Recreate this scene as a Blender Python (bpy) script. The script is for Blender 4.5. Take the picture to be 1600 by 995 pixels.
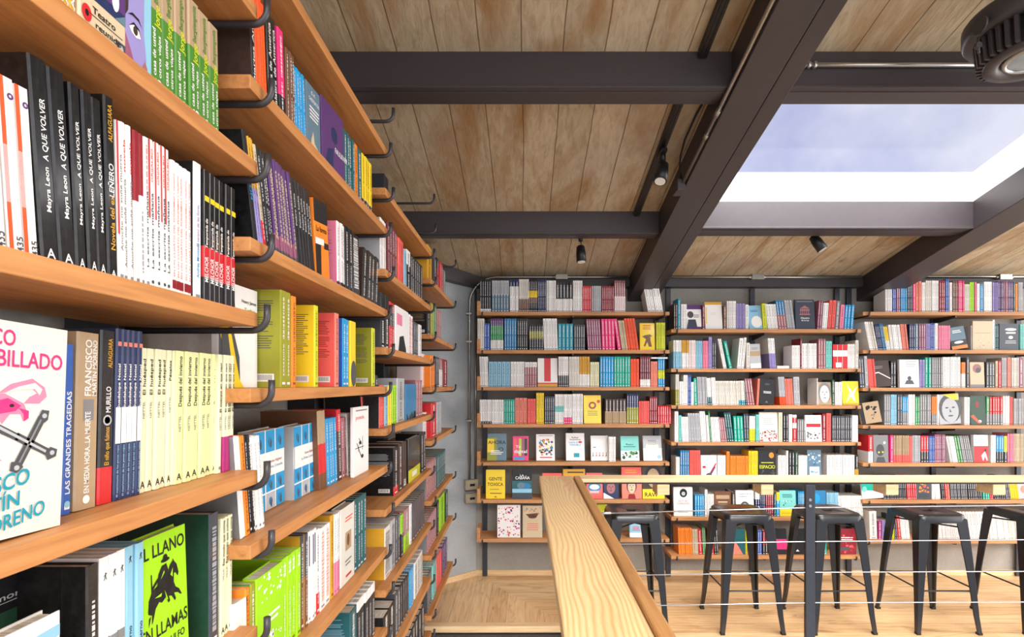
import bpy, math, random, re
from mathutils import Matrix, Vector
random.seed(7)
for o in list(bpy.data.objects): bpy.data.objects.remove(o)
SC = bpy.context.scene
COL = SC.collection
# ------------------------------------------------------------------ camera, world, lights, exposure
EYE = 1.6; F = 820.0; VX, VY = 820.0, 600.0            # focal length and vanishing point for a 1600x995 frame
cam_d = bpy.data.cameras.new('camera'); cam = bpy.data.objects.new('camera', cam_d); COL.objects.link(cam)
cam_d.sensor_width = 36; cam_d.lens = F/1600*36; cam_d.clip_start = 0.03
cam_d.shift_x = -(VX-800)/1600; cam_d.shift_y = (VY-497.5)/1600
cam.location = (0, 0, EYE); cam.rotation_euler = (math.pi/2, 0, 0)
SC.camera = cam
SC.view_settings.view_transform = 'Standard'; SC.view_settings.look = 'None'
SC.view_settings.gamma = 1; SC.view_settings.use_curve_mapping = False
SC.view_settings.exposure = 0.0

w = bpy.data.worlds.new('sky'); SC.world = w; w.use_nodes = True
nt = w.node_tree; nt.nodes.clear()
out = nt.nodes.new('ShaderNodeOutputWorld'); bg = nt.nodes.new('ShaderNodeBackground')
tc = nt.nodes.new('ShaderNodeTexCoord'); nz = nt.nodes.new('ShaderNodeTexNoise'); cr = nt.nodes.new('ShaderNodeValToRGB')
nz.inputs['Scale'].default_value = 3.4; nz.inputs['Detail'].default_value = 5; nz.inputs['Roughness'].default_value = 0.55
cr.color_ramp.elements[0].position = 0.40; cr.color_ramp.elements[0].color = (0.50, 0.54, 0.79, 1)
cr.color_ramp.elements[1].position = 0.60; cr.color_ramp.elements[1].color = (0.80, 0.82, 0.93, 1)
nt.links.new(tc.outputs['Generated'], nz.inputs['Vector']); nt.links.new(nz.outputs['Fac'], cr.inputs['Fac'])
nt.links.new(cr.outputs['Color'], bg.inputs['Color']); nt.links.new(bg.outputs[0], out.inputs['Surface'])
bg.inputs['Strength'].default_value = 1.0

def light(name, kind, loc, rot, energy, color=(1, 1, 1), **kw):
    d = bpy.data.lights.new(name, kind); d.energy = energy; d.color = color
    for k, v in kw.items(): setattr(d, k, v)
    o = bpy.data.objects.new(name, d); COL.objects.link(o); o.location = loc; o.rotation_euler = rot
    return o
D = math.radians
# bright cloud over the skylight, wide soft sun
light('sun', 'SUN', (2, 0, 8), (D(33), 0, D(4)), 30, (1.0, 0.98, 0.96), angle=D(75))
# unseen fill lights added to brighten the room, behind the photographer and at right
light('front_window_light', 'AREA', (1.2, -2.6, 1.9), (D(90), 0, 0), 102, (1.0, 0.97, 0.93), shape='RECTANGLE', size=6.5, size_y=2.6)
light('side_window_light', 'AREA', (6.2, 2.0, 1.7), (D(90), 0, D(90)), 230, (1.0, 0.98, 0.95), shape='RECTANGLE', size=5.0, size_y=2.6)
# fill light added high over the stair to lift the plank and shelf tops
light('shop_lamp_light', 'AREA', (.9, -.6, 3.15), (0, 0, 0), 50, (1.0, 0.95, 0.88), shape='RECTANGLE', size=1.6, size_y=1.6)

# ------------------------------------------------------------------ materials
MATS = {}
def lin(c):
    return tuple((x/12.92 if x <= .04045 else ((x+.055)/1.055)**2.4) for x in c)
def rgb(r, g, b): return lin((r/255, g/255, b/255))
class NT:
    def __init__(s, name, rough=.5, spec=.5, metal=0.0):
        m = bpy.data.materials.new(name); m.use_nodes = True; s.m = m; s.t = m.node_tree
        s.b = s.t.nodes['Principled BSDF']; s.b.inputs['Roughness'].default_value = rough
        s.b.inputs['Metallic'].default_value = metal; s.b.inputs['Specular IOR Level'].default_value = spec
        MATS[name] = m
    def n(s, typ, **kw):
        x = s.t.nodes.new(typ)
        for k, v in kw.items():
            if k in x.inputs: x.inputs[k].default_value = v
            else: setattr(x, k, v)
        return x
    def l(s, a, b): s.t.links.new(a, b)
    def coords(s, scale=(1, 1, 1), rot=(0, 0, 0), kind='Object', loc=(0, 0, 0)):
        c = s.n('ShaderNodeTexCoord'); mp = s.n('ShaderNodeMapping')
        mp.inputs['Scale'].default_value = scale; mp.inputs['Rotation'].default_value = rot; mp.inputs['Location'].default_value = loc
        s.l(c.outputs[kind], mp.inputs['Vector']); return mp.outputs['Vector']
    def noise(s, vec, scale, detail=4, rough=.55, dist=0):
        x = s.n('ShaderNodeTexNoise'); x.inputs['Scale'].default_value = scale; x.inputs['Detail'].default_value = detail
        x.inputs['Roughness'].default_value = rough; x.inputs['Distortion'].default_value = dist
        s.l(vec, x.inputs['Vector']); return x.outputs['Fac']
    def ramp(s, fac, stops):
        x = s.n('ShaderNodeValToRGB'); e = x.color_ramp.elements
        while len(e) < len(stops): e.new(0.5)
        for i, (p, c) in enumerate(stops): e[i].position = p; e[i].color = (*c, 1)
        s.l(fac, x.inputs['Fac']); return x.outputs['Color']
    def mix(s, fac, a, b, mode='MIX'):
        x = s.n('ShaderNodeMix', data_type='RGBA', blend_type=mode)
        for sock, v in ((x.inputs[0], fac), (x.inputs[6], a), (x.inputs[7], b)):
            if isinstance(v, (int, float)): sock.default_value = v
            elif isinstance(v, tuple): sock.default_value = (*v, 1)
            else: s.l(v, sock)
        return x.outputs[2]
    def math(s, op, a, b=None):
        x = s.n('ShaderNodeMath', operation=op)
        for i, v in enumerate((a, b)):
            if v is None: continue
            if isinstance(v, (int, float)): x.inputs[i].default_value = v
            else: s.l(v, x.inputs[i])
        return x.outputs[0]
    def bump(s, h, strength, dist=.01):
        x = s.n('ShaderNodeBump'); x.inputs['Strength'].default_value = strength; x.inputs['Distance'].default_value = dist
        s.l(h, x.inputs['Height']); s.l(x.outputs[0], s.b.inputs['Normal'])
    def color(s, c):
        if isinstance(c, tuple): s.b.inputs['Base Color'].default_value = (*c, 1)
        else: s.l(c, s.b.inputs['Base Color'])

def wood(name, c0, c1, c2, axis, rough=.5, fine=70, ring=5.0, figure=.35, spec=.4):
    """stretched grain along one axis: c0 dark line, c1 middle, c2 light"""
    m = NT(name, rough, spec)
    sc = [1, 1, 1]; sc[axis] = .06
    v = m.coords(tuple(sc)); f1 = m.noise(v, fine, 5, .6, .3)
    sc2 = [1, 1, 1]; sc2[axis] = .16
    v2 = m.coords(tuple(sc2)); f2 = m.noise(v2, ring, 4, .6, 1.2)
    col = m.ramp(f1, [(.25, c0), (.5, c1), (.75, c2)])
    big = m.ramp(f2, [(.3, tuple(x*.72 for x in c1)), (.55, c1), (.75, c2)])
    col = m.mix(figure, col, big)
    v3 = m.coords((1, 1, 1)); kn = m.noise(v3, 3.1, 2)
    m.color(m.mix(m.math('MULTIPLY', m.math('GREATER_THAN', kn, .71), .35), col, c0))
    m.bump(f1, .12, .002); return m.m
wood('board_wood_y', rgb(146, 90, 46), rgb(192, 130, 74), rgb(210, 152, 94), 1, .5)
wood('board_wood_x', rgb(150, 100, 58), rgb(192, 136, 86), rgb(212, 158, 106), 0, .5)
wood('ledge_wood', rgb(196, 158, 110), rgb(226, 193, 146), rgb(240, 212, 168), 0, .42)
wood('lip_wood', rgb(126, 84, 44), rgb(190, 138, 84), rgb(214, 166, 108), 1, .45, figure=.6)
# wide plank with cathedral figure
m = NT('plank_wood', .38, .45)
v = m.coords((1, .10, 1)); base = m.noise(v, 6.0, 3, .5, .5)
v2 = m.coords((1, .22, 1), loc=(.03, .1, 0)); warp = m.noise(v2, 5.0, 2, .5, .2)
cx_ = m.n('ShaderNodeTexCoord'); sx_ = m.n('ShaderNodeSeparateXYZ'); m.l(cx_.outputs['Object'], sx_.inputs[0])
rings = m.math('SINE', m.math('ADD', m.math('MULTIPLY', sx_.outputs[0], 420.0), m.math('MULTIPLY', warp, 85.0)))
c = m.ramp(m.math('ADD', m.math('MULTIPLY', rings, .5), .5), [(.0, rgb(226, 182, 122)), (.4, rgb(242, 208, 152)), (1.0, rgb(248, 220, 170))])
vf = m.coords((1, .03, 1)); fine = m.noise(vf, 160, 3)
c = m.mix(.25, c, m.ramp(fine, [(.3, rgb(206, 156, 96)), (.7, rgb(246, 216, 164))]))
c = m.mix(m.ramp(base, [(.52, (0, 0, 0)), (.72, (.55, .55, .55))]), c, rgb(196, 140, 82))
m.color(c); m.bump(fine, .08, .001)
def floor_mat(name, axis, width=.13):
    m = NT(name, .38, .5); o = 1-axis
    c = m.n('ShaderNodeTexCoord'); s = m.n('ShaderNodeSeparateXYZ'); m.l(c.outputs['Object'], s.inputs[0])
    a, b = s.outputs[axis], s.outputs[o]
    row = m.math('FLOOR', m.math('DIVIDE', b, width))
    wn = m.n('ShaderNodeTexWhiteNoise', noise_dimensions='2D'); cb = m.n('ShaderNodeCombineXYZ')
    seg = m.math('FLOOR', m.math('ADD', m.math('DIVIDE', a, 1.1), m.math('MULTIPLY', row, .37)))
    m.l(row, cb.inputs[0]); m.l(seg, cb.inputs[1]); m.l(cb.outputs[0], wn.inputs[0])
    tone = m.ramp(wn.outputs['Value'], [(0, rgb(196, 154, 106)), (.5, rgb(216, 176, 126)), (1, rgb(232, 198, 152))])
    sc = [1, 1, 1]; sc[axis] = .07
    g = m.noise(m.coords(tuple(sc)), 42, 5, .62, .6)
    grain = m.ramp(g, [(.3, rgb(160, 116, 72)), (.52, rgb(220, 182, 134)), (.8, rgb(238, 206, 160))])
    sc[axis] = .22; kn = m.noise(m.coords(tuple(sc)), 7, 4, .6, 1.5)
    col = m.mix(.5, tone, grain)
    col = m.mix(m.ramp(kn, [(.56, (0, 0, 0)), (.72, (.6, .6, .6))]), col, rgb(128, 84, 48))
    fr = m.math('FRACT', m.math('DIVIDE', b, width))
    seam = m.math('LESS_THAN', fr, .025)
    col = m.mix(m.math('MULTIPLY', seam, .55), col, rgb(90, 60, 34))
    m.color(col); m.bump(m.math('SUBTRACT', g, m.math('MULTIPLY', seam, .6)), .1, .003)
floor_mat('floor_x', 0); floor_mat('floor_y', 1)
# board-marked ceiling
m = NT('ceiling_boards', .8, .2)
c = m.n('ShaderNodeTexCoord'); s = m.n('ShaderNodeSeparateXYZ'); m.l(c.outputs['Object'], s.inputs[0])
wob = m.noise(m.coords((3, .6, 1)), 1.5, 3)
xx = m.math('ADD', s.outputs[0], m.math('MULTIPLY', wob, .03))
wd = .172
row = m.math('FLOOR', m.math('DIVIDE', xx, wd)); fr = m.math('FRACT', m.math('DIVIDE', xx, wd))
wn = m.n('ShaderNodeTexWhiteNoise', noise_dimensions='1D'); m.l(row, wn.inputs['W'])
tone = m.ramp(wn.outputs['Value'], [(0, rgb(162, 146, 118)), (.5, rgb(180, 163, 134)), (1, rgb(196, 180, 152))])
g = m.noise(m.coords((1, .10, 1)), 38, 6, .65, .8)
grain = m.ramp(g, [(.28, rgb(136, 118, 92)), (.5, rgb(182, 164, 134)), (.78, rgb(206, 190, 162))])
col = m.mix(.55, tone, grain)
st = m.noise(m.coords((1.6, .55, 1)), 2.4, 5, .6, .6)
col = m.mix(m.ramp(st, [(.46, (0, 0, 0)), (.70, (.9, .9, .9))]), col, rgb(146, 106, 60))
sp = m.noise(m.coords((1, .6, 1), loc=(4, 2, 0)), 5.5, 3, .5, .4)
col = m.mix(m.ramp(sp, [(.68, (0, 0, 0)), (.76, (.6, .6, .6))]), col, rgb(98, 70, 40))
gr = m.noise(m.coords((1, 1, 1), loc=(9, 1, 0)), 1.7, 4)
col = m.mix(m.ramp(gr, [(.5, (0, 0, 0)), (.75, (.45, .45, .45))]), col, rgb(168, 160, 146))
seam = m.math('LESS_THAN', fr, .03)
col = m.mix(m.math('MULTIPLY', seam, .75), col, rgb(84, 62, 40))
m.color(col); m.bump(m.math('SUBTRACT', g, m.math('MULTIPLY', seam, 1.2)), .5, .008)
def concrete(name, a, b, c_, rough=.85):
    m = NT(name, rough, .25); v = m.coords((1, 1, 1))
    n1 = m.noise(v, 1.6, 6, .6, .5); n2 = m.noise(v, 60, 3)
    col = m.ramp(n1, [(.3, a), (.55, b), (.75, c_)])
    col = m.mix(.035, col, m.ramp(n2, [(.3, (0, 0, 0)), (.7, (1, 1, 1))]))
    m.color(col); m.bump(n1, .2, .01)
concrete('concrete', rgb(132, 128, 120), rgb(152, 147, 138), rgb(170, 165, 155))
concrete('concrete_pale', rgb(150, 156, 158), rgb(176, 181, 182), rgb(192, 196, 196))
concrete('white_plaster', rgb(232, 228, 220), rgb(242, 240, 236), rgb(247, 246, 244))
def plain(name, c, rough=.5, spec=.5, metal=0.0, nscale=30, amt=.12, bump=.05):
    m = NT(name, rough, spec, metal); n = m.noise(m.coords((1, 1, 1)), nscale, 3)
    m.color(m.mix(amt, c, m.ramp(n, [(.3, tuple(x*.6 for x in c)), (.7, tuple(min(1, x*1.4) for x in c))])))
    m.bump(n, bump, .001); return m.m
plain('steel_paint', rgb(60, 54, 55), .42, .45)
plain('dark_floor', rgb(96, 88, 80), .6)
plain('rod_steel', rgb(62, 60, 62), .4, .5, .3)
plain('post_steel', rgb(52, 54, 60), .4, .5, .2)
plain('stool_paint', rgb(24, 24, 25), .3, .6, .0)
plain('black_plastic', rgb(24, 23, 24), .4, .4)
plain('lamp_grey', rgb(62, 57, 58), .45, .45)
plain('galvanised', rgb(176, 172, 164), .3, .5, .85)
plain('cable_steel', rgb(205, 208, 212), .25, .5, .6)
plain('rubber', rgb(18, 18, 18), .7)
plain('box_beige', rgb(176, 164, 138), .6)
m = NT('lamp_glass', .12, .6); m.color(rgb(128, 142, 148)); m.b.inputs['Emission Color'].default_value = (1, .95, .85, 1); m.b.inputs['Emission Strength'].default_value = .08
m = NT('spot_glass', .15, .6); m.color(rgb(200, 196, 190)); m.b.inputs['Emission Color'].default_value = (1, .93, .82, 1); m.b.inputs['Emission Strength'].default_value = .12
# window glass: thin, clear, a faint reflection
m = bpy.data.materials.new('clear_glass'); m.use_nodes = True; MATS['clear_glass'] = m; t = m.node_tree; t.nodes.clear()
o_ = t.nodes.new('ShaderNodeOutputMaterial'); mx = t.nodes.new('ShaderNodeMixShader'); tr = t.nodes.new('ShaderNodeBsdfTransparent'); gl = t.nodes.new('ShaderNodeBsdfGlossy')
gl.inputs['Roughness'].default_value = .05; mx.inputs[0].default_value = .008; tr.inputs[0].default_value = (.98, .98, 1, 1)
t.links.new(tr.outputs[0], mx.inputs[1]); t.links.new(gl.outputs[0], mx.inputs[2]); t.links.new(mx.outputs[0], o_.inputs[0])
# printed paper: the ink colour of each face is stored on the mesh
def printed(name, rough, coat, bump):
    m = NT(name, rough, .28); a = m.n('ShaderNodeVertexColor', layer_name='ink')
    n = m.noise(m.coords((1, 1, 1)), 90, 3)
    m.color(m.mix(.012, a.outputs['Color'], m.ramp(n, [(.3, (0, 0, 0)), (.7, (1, 1, 1))])))
    m.b.inputs['Coat Weight'].default_value = coat; m.b.inputs['Coat Roughness'].default_value = .12
    if bump:
        w_ = m.noise(m.coords((1, 1, .35)), 55, 4, .6, 1.0); m.bump(w_, bump, .004)
    return m.m
printed('book_cover', .42, .15, 0)
printed('book_wrapped', .3, .6, .22)
m = NT('book_pages', .8, .2)
n = m.noise(m.coords((1, .04, 1)), 420, 2); m.color(m.ramp(n, [(.35, rgb(172, 164, 148)), (.65, rgb(226, 220, 206))]))

# ------------------------------------------------------------------ mesh helpers
class MB:
    def __init__(s): s.v = []; s.f = []; s.c = []; s.m = []; s.sm = []
    def add(s, vs, fs, c=(1, 1, 1), mi=0, smooth=False):
        k = len(s.v); s.v += [tuple(p) for p in vs]
        for f in fs: s.f.append(tuple(i+k for i in f)); s.c.append(c); s.m.append(mi); s.sm.append(smooth)
    def box(s, x0, x1, y0, y1, z0, z1, c=(1, 1, 1), mi=0):
        s.add([(x0,y0,z0),(x1,y0,z0),(x1,y1,z0),(x0,y1,z0),(x0,y0,z1),(x1,y0,z1),(x1,y1,z1),(x0,y1,z1)],
              [(0,3,2,1),(4,5,6,7),(0,1,5,4),(1,2,6,5),(2,3,7,6),(3,0,4,7)], c, mi)
    def hexa(s, b, t, c=(1, 1, 1), mi=0):
        s.add(list(b)+list(t), [(0,3,2,1),(4,5,6,7),(0,1,5,4),(1,2,6,5),(2,3,7,6),(3,0,4,7)], c, mi)
    def tube(s, pts, r, n=8, c=(1, 1, 1), mi=0, caps=True):
        pts = [Vector(p) for p in pts]; rs = r if isinstance(r, (list, tuple)) else [r]*len(pts)
        prev = None; k = len(s.v)
        for i, p in enumerate(pts):
            d = (pts[min(i+1, len(pts)-1)]-pts[max(i-1, 0)]).normalized()
            if prev is None:
                up = Vector((0, 0, 1)) if abs(d.z) < .9 else Vector((1, 0, 0)); a = d.cross(up).normalized()
            else: a = (prev - d*prev.dot(d)).normalized()
            prev = a; b = d.cross(a)
            for j in range(n):
                t_ = 2*math.pi*j/n; q = p + (a*math.cos(t_)+b*math.sin(t_))*rs[i]; s.v.append(tuple(q))
        for i in range(len(pts)-1):
            for j in range(n):
                s.f.append((k+i*n+j, k+i*n+(j+1) % n, k+(i+1)*n+(j+1) % n, k+(i+1)*n+j)); s.c.append(c); s.m.append(mi); s.sm.append(True)
        if caps:
            for i, rev in ((0, True), (len(pts)-1, False)):
                f = [k+i*n+j for j in range(n)]
                s.f.append(tuple(f[::-1] if rev else f)); s.c.append(c); s.m.append(mi); s.sm.append(False)
    def lathe(s, prof, cx, cy, n=32, c=(1, 1, 1), mi=0):
        k = len(s.v)
        for (r, z) in prof:
            for j in range(n): t_ = 2*math.pi*j/n; s.v.append((cx+r*math.cos(t_), cy+r*math.sin(t_), z))
        for i in range(len(prof)-1):
            for j in range(n):
                s.f.append((k+i*n+j, k+i*n+(j+1) % n, k+(i+1)*n+(j+1) % n, k+(i+1)*n+j)); s.c.append(c); s.m.append(mi); s.sm.append(True)
    def mesh(s, name, mats):
        me = bpy.data.meshes.new(name); me.from_pydata(s.v, [], s.f)
        for x in mats: me.materials.append(MATS[x])
        me.polygons.foreach_set('material_index', s.m); me.polygons.foreach_set('use_smooth', s.sm)
        if any(x.startswith('book_') for x in mats):
            ca = me.color_attributes.new('ink', 'FLOAT_COLOR', 'CORNER'); buf = []
            for f, c in zip(s.f, s.c): buf += list((*c[:3], 1.0))*len(f)
            ca.data.foreach_set('color', buf)
        me.update(); return me
def link(name, data, parent=None, **kw):
    o = bpy.data.objects.new(name, data); COL.objects.link(o)
    if parent: o.parent = parent
    for k, v in kw.items(): o[k] = v
    return o
def bevel(o, wdt, seg=2):
    md = o.modifiers.new('edge', 'BEVEL'); md.width = wdt; md.segments = seg; md.limit_method = 'ANGLE'
def part(name, mb, mat, parent, bev=0, **kw):
    o = link(name, mb.mesh(name, [mat] if isinstance(mat, str) else mat), parent, **kw)
    if bev: bevel(o, bev)
    return o
def thing(name, label, cat, loc=(0, 0, 0), group=None):
    o = bpy.data.objects.new(name, None); COL.objects.link(o); o.location = loc; o.empty_display_size = .05
    o['label'] = label; o['category'] = cat
    if group: o['group'] = group
    return o
def struct(name, mb, mat, parent=None, bev=0):
    o = link(name, mb.mesh(name, [mat] if isinstance(mat, str) else mat), parent)
    if parent is None: o['kind'] = 'structure'
    if bev: bevel(o, bev)
    return o
def box_part(name, b, mat, parent, bev=.002, **kw):
    mb = MB(); mb.box(*b); return part(name, mb, mat, parent, bev, **kw)
# ------------------------------------------------------------------ room shell
ZB = 4.40; XL = -.87; XU = -.80
def zc(y): return EYE + 1.8876 - .232*y
def slab(x0, x1, y0, y1, th=.14):
    mb = MB(); mb.hexa([(x0,y0,zc(y0)),(x1,y0,zc(y0)),(x1,y1,zc(y1)),(x0,y1,zc(y1))], [(x0,y0,zc(y0)+th),(x1,y0,zc(y0)+th),(x1,y1,zc(y1)+th),(x0,y1,zc(y1)+th)]); return mb
mb = MB()
for a in ((-1.1, 1.06, -3.2, 4.6), (1.06, 2.82, -3.2, 2.29), (1.06, 2.82, 3.30, 4.6), (2.82, 7.0, -3.2, 4.6)):
    q = slab(*a); mb.add(q.v, q.f)
struct('ceiling', mb, 'ceiling_boards')
# floors: mezzanine deck with mitred boards, its edge, and the shop floor below
mb = MB(); E = 3.50
A0 = (-.80, 4.02); C0 = (-.42, 4.38)
mb.add([(-.36, ZB, 0), (.36, E, 0), (.36, E-.0, 0), (.36, ZB, 0)], [(0, 1, 3)], mi=0)
mb.v = []; mb.f = []; mb.c = []; mb.m = []; mb.sm = []
mb.add([(-.40, ZB, 0), (.27, E, 0), (.27, 3.05, 0), (7, 3.05, 0), (7, ZB, 0)], [(0, 1, 2, 3, 4)], mi=0)
mb.add([(-.40, ZB, 0), (-.88, ZB, 0), (-.88, E, 0), (.27, E, 0)], [(0, 1, 2, 3)], mi=1)
k = .16
mb.add([(-.88, E, -.001), (.27, E, -.001), (.27, E, -k), (-.88, E, -k)], [(0, 1, 2, 3)], mi=1)
mb.box(-.88, 7, 3.55, ZB+.1, -k, -.004, mi=0)
mb.box(.27, 7, 3.055, 3.55, -k, -.004, mi=0)
struct('floor', mb, ['floor_x', 'floor_y'])
mb = MB(); mb.box(-.88, .27, 3.44, 3.50, -.03, .012); struct('trim_1', mb, 'ledge_wood', bev=.003)
mb = MB(); mb.box(-.88, .25, 3.40, 3.498, -.30, -.035); struct('trim_2', mb, 'post_steel')
mb = MB(); mb.box(-1.2, 7, -3.2, 4.6, -2.75, -2.7); struct('floor_lower', mb, 'dark_floor')
# walls
mb = MB(); mb.hexa([(-1.02,-3.2,-2.7),(XL,-3.2,-2.7),(XL,4.02,-2.7),(-1.02,4.1,-2.7)], [(-1.02,-3.2,zc(-3.2)),(XL,-3.2,zc(-3.2)),(XL,4.02,zc(4.02)),(-1.02,4.1,zc(4.1))])
struct('wall_left', mb, 'concrete')
mb = MB(); mb.hexa([(XL,4.02,-2.7),(-.41,ZB,-2.7),(-.5,ZB+.12,-2.7),(-1.02,4.12,-2.7)], [(XL,4.02,zc(4.02)),(-.41,ZB,zc(ZB)),(-.5,ZB+.12,zc(ZB+.12)),(-1.02,4.12,zc(4.12))])
struct('wall_corner', mb, 'concrete_pale')
mb = MB(); mb.box(-.55, 7, ZB, ZB+.15, -2.7, zc(ZB)+.02); struct('wall_back', mb, 'concrete')
mb = MB(); mb.box(-.41, 6.9, ZB-.014, ZB, 0, .045); struct('baseboard_back', mb, 'ledge_wood', bev=.002)
dx, dy = .46, .38; nn = math.hypot(dx, dy); ox, oy = dy/nn*.014, -dx/nn*.014
mb = MB(); a, b = (XL, 4.02), (-.41, ZB)
mb.hexa([(a[0]+ox,a[1]+oy,0),(b[0]+ox,b[1]+oy,0),(b[0],b[1],0),(a[0],a[1],0)], [(a[0]+ox,a[1]+oy,.045),(b[0]+ox,b[1]+oy,.045),(b[0],b[1],.045),(a[0],a[1],.045)])
struct('baseboard_corner', mb, 'ledge_wood')
# steel frame: two long rafters, cross beams, eaves beam
def cross(y0, y1, rel, x0, x1):
    mb = MB(); h0 = EYE+rel
    mb.hexa([(x0,y0,h0),(x1,y0,h0),(x1,y1,h0),(x0,y1,h0)], [(x0,y0,zc(y0)),(x1,y0,zc(y0)),(x1,y1,zc(y1)),(x0,y1,zc(y1))])
    mb.box(x0, x1, y0-.004, y0, h0, h0+.012); mb.box(x0, x1, y0+.03, y1-.03, h0-.003, h0)
    return mb
struct('trim_3', cross(2.18, 2.31, 1.231, XL, .86), 'steel_paint', bev=.004)
struct('trim_4', cross(3.363, 3.48, .964, XL, .86), 'steel_paint', bev=.004)
struct('trim_5', cross(2.18, 2.31, 1.231, 1.10, 2.78), 'steel_paint', bev=.004)
struct('trim_6', cross(3.253, 3.42, .964, 1.10, 2.78), 'steel_paint', bev=.004)
struct('trim_7', cross(.95, 1.08, 1.49, XL, .86), 'steel_paint', bev=.004)
def rafter(x0, xm, x1):
    mb = MB(); bot = lambda y, e=0: EYE + 1.712 - .232*y + e
    for (p, q, e) in ((x0, xm-.003, 0), (xm+.003, x1, .006)):
        mb.hexa([(p,-3.1,bot(-3.1,e)),(q,-3.1,bot(-3.1,e)),(q,ZB,bot(ZB,e)),(p,ZB,bot(ZB,e))], [(p,-3.1,zc(-3.1)+.002),(q,-3.1,zc(-3.1)+.002),(q,ZB,zc(ZB)+.002),(p,ZB,zc(ZB)+.002)])
    mb.hexa([(xm-.003,-3.1,bot(-3.1,.02)),(xm+.003,-3.1,bot(-3.1,.02)),(xm+.003,ZB,bot(ZB,.02)),(xm-.003,ZB,bot(ZB,.02))], [(xm-.003,-3.1,zc(-3.1)),(xm+.003,-3.1,zc(-3.1)),(xm+.003,ZB,zc(ZB)),(xm-.003,ZB,zc(ZB))])
    return mb
struct('trim_8', rafter(.86, 1.016, 1.10), 'steel_paint', bev=.003)
struct('trim_9', rafter(2.78, 2.936, 3.02), 'steel_paint', bev=.003)
mb = MB(); mb.box(-.41, 7, ZB-.09, ZB, EYE+.80, zc(ZB)+.005); struct('trim_10', mb, 'steel_paint', bev=.004)
mb = MB(); nx, ny = dy/nn*.09, -dx/nn*.09
mb.hexa([(a[0]+nx,a[1]+ny,zc(4.1)-.09),(b[0]+nx,b[1]+ny-.0,zc(ZB)-.07),(b[0],b[1],zc(ZB)-.07),(a[0],a[1],zc(4.1)-.09)], [(a[0]+nx,a[1]+ny,zc(a[1]+ny)),(b[0]+nx,b[1]+ny,zc(b[1]+ny)),(b[0],b[1],zc(ZB)),(a[0],a[1],zc(a[1]))])
struct('trim_11', mb, 'steel_paint')
# skylight: plastered upstand with a flat pane
def curb(x0, x1, y0, y1, up=.19):
    mb = MB(); mb.hexa([(x0,y0,zc(y0)-.02),(x1,y0,zc(y0)-.02),(x1,y1,zc(y1)-.02),(x0,y1,zc(y1)-.02)], [(x0,y0,zc(y0)+up),(x1,y0,zc(y0)+up),(x1,y1,zc(y1)+up),(x0,y1,zc(y1)+up)]); return mb
mb = MB()
for q in (curb(1.0, 2.9, 3.27, 3.40), curb(1.0, 2.9, 2.20, 2.29), curb(.96, 1.09, 2.20, 3.40), curb(2.79, 2.92, 2.20, 3.40)): mb.add(q.v, q.f)
win = struct('window_1', mb, 'white_plaster')
mb = MB(); p0, p1 = 2.14, 3.42
mb.hexa([(.95,p0,zc(p0)+.195),(2.93,p0,zc(p0)+.195),(2.93,p1,zc(p1)+.195),(.95,p1,zc(p1)+.195)], [(.95,p0,zc(p0)+.203),(2.93,p0,zc(p0)+.203),(2.93,p1,zc(p1)+.203),(.95,p1,zc(p1)+.203)])
part('pane', mb, 'clear_glass', win)

# ------------------------------------------------------------------ wall bookcases
BT = .027
def hook_pts(z, x_wall, x_tip, up=.05, r=.028):
    p = [(x_wall, 0, z), ((x_wall+x_tip)/2, 0, z), (x_tip-r, 0, z)]
    for k in range(1, 7): t = k/6*math.pi/2; p.append((x_tip-r+r*math.sin(t), 0, z+r-r*math.cos(t)))
    p.append((x_tip, 0, z+up)); return p
LEFT = [ # y0,y1 of the boards, hooks, bottoms, empty upper hooks
 ('first', .04, 1.012, (.10, 1.012), [2.30, 2.00, 1.71, 1.408, 1.108, .81], []),
 ('second', .985, 1.968, (1.03, 1.945), [2.45, 2.155, 1.85, 1.565, 1.27, .963, .663], []),
 ('third', 1.94, 2.905, (1.985, 2.885), [2.30, 2.00, 1.71, 1.408, 1.108, .81, .51, .21], [2.60]),
 ('fourth', 2.885, 3.775, (2.93, 3.775), [2.155, 1.85, 1.555, 1.26, .93, .63, .30], [2.45]),
]
LLAB = ['wooden wall shelving bay closest to the camera on the side wall', 'second wooden wall shelving bay along the side wall, its boards half a step higher',
        'third wooden wall shelving bay along the side wall, with an empty hook on top', 'last wooden wall shelving bay on the side wall, ending at the pale corner wall']
for (nm, y0, y1, hooks, zs, extra), lab in zip(LEFT, LLAB):
    t = thing('wall_bookcase', lab, 'bookcase', (0, 0, 0), 'bookcases on the side wall')
    for hy in hooks:
        off = 0.0
        mb = MB(); mb.box(XL+.001, XU+.032, hy-.022+off, hy+.022+off, -.2 if hy < 3.4 else .004, min(2.75, zc(hy+.03)-.03)); part('upright', mb, 'post_steel', t, .002)
        for z in zs+extra:
            mb = MB(); mb.tube([(px, hy, pz) for px, _, pz in hook_pts(z-.0068, XU+.03, -.497)], .0064, 10); part('hook_bracket', mb, 'rod_steel', t)
    for z in zs:
        mb = MB(); mb.box(XU+.036, -.515, y0, y1, z, z+BT); o = part('shelf_board', mb, 'board_wood_y', t, .0015)
BACKS = [ # x0,x1, board tops
 (-.377, 1.136, [2.168, 1.868, 1.577, 1.286, .987, .692, .385]),
 (1.150, 2.640, [2.032, 1.722, 1.433, 1.144, .850, .555, .253]),
 (2.655, 4.150, [2.168, 1.868, 1.572, 1.277, .980, .690, .375]),
]
BF = 4.12     # front of the boards
BLAB = ['wooden wall shelving on the back wall beside the pale corner, with small upright end blocks', 'middle wooden wall shelving on the back wall, behind the stools under the skylight',
        'wooden wall shelving on the back wall beyond the second rafter']
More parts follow.
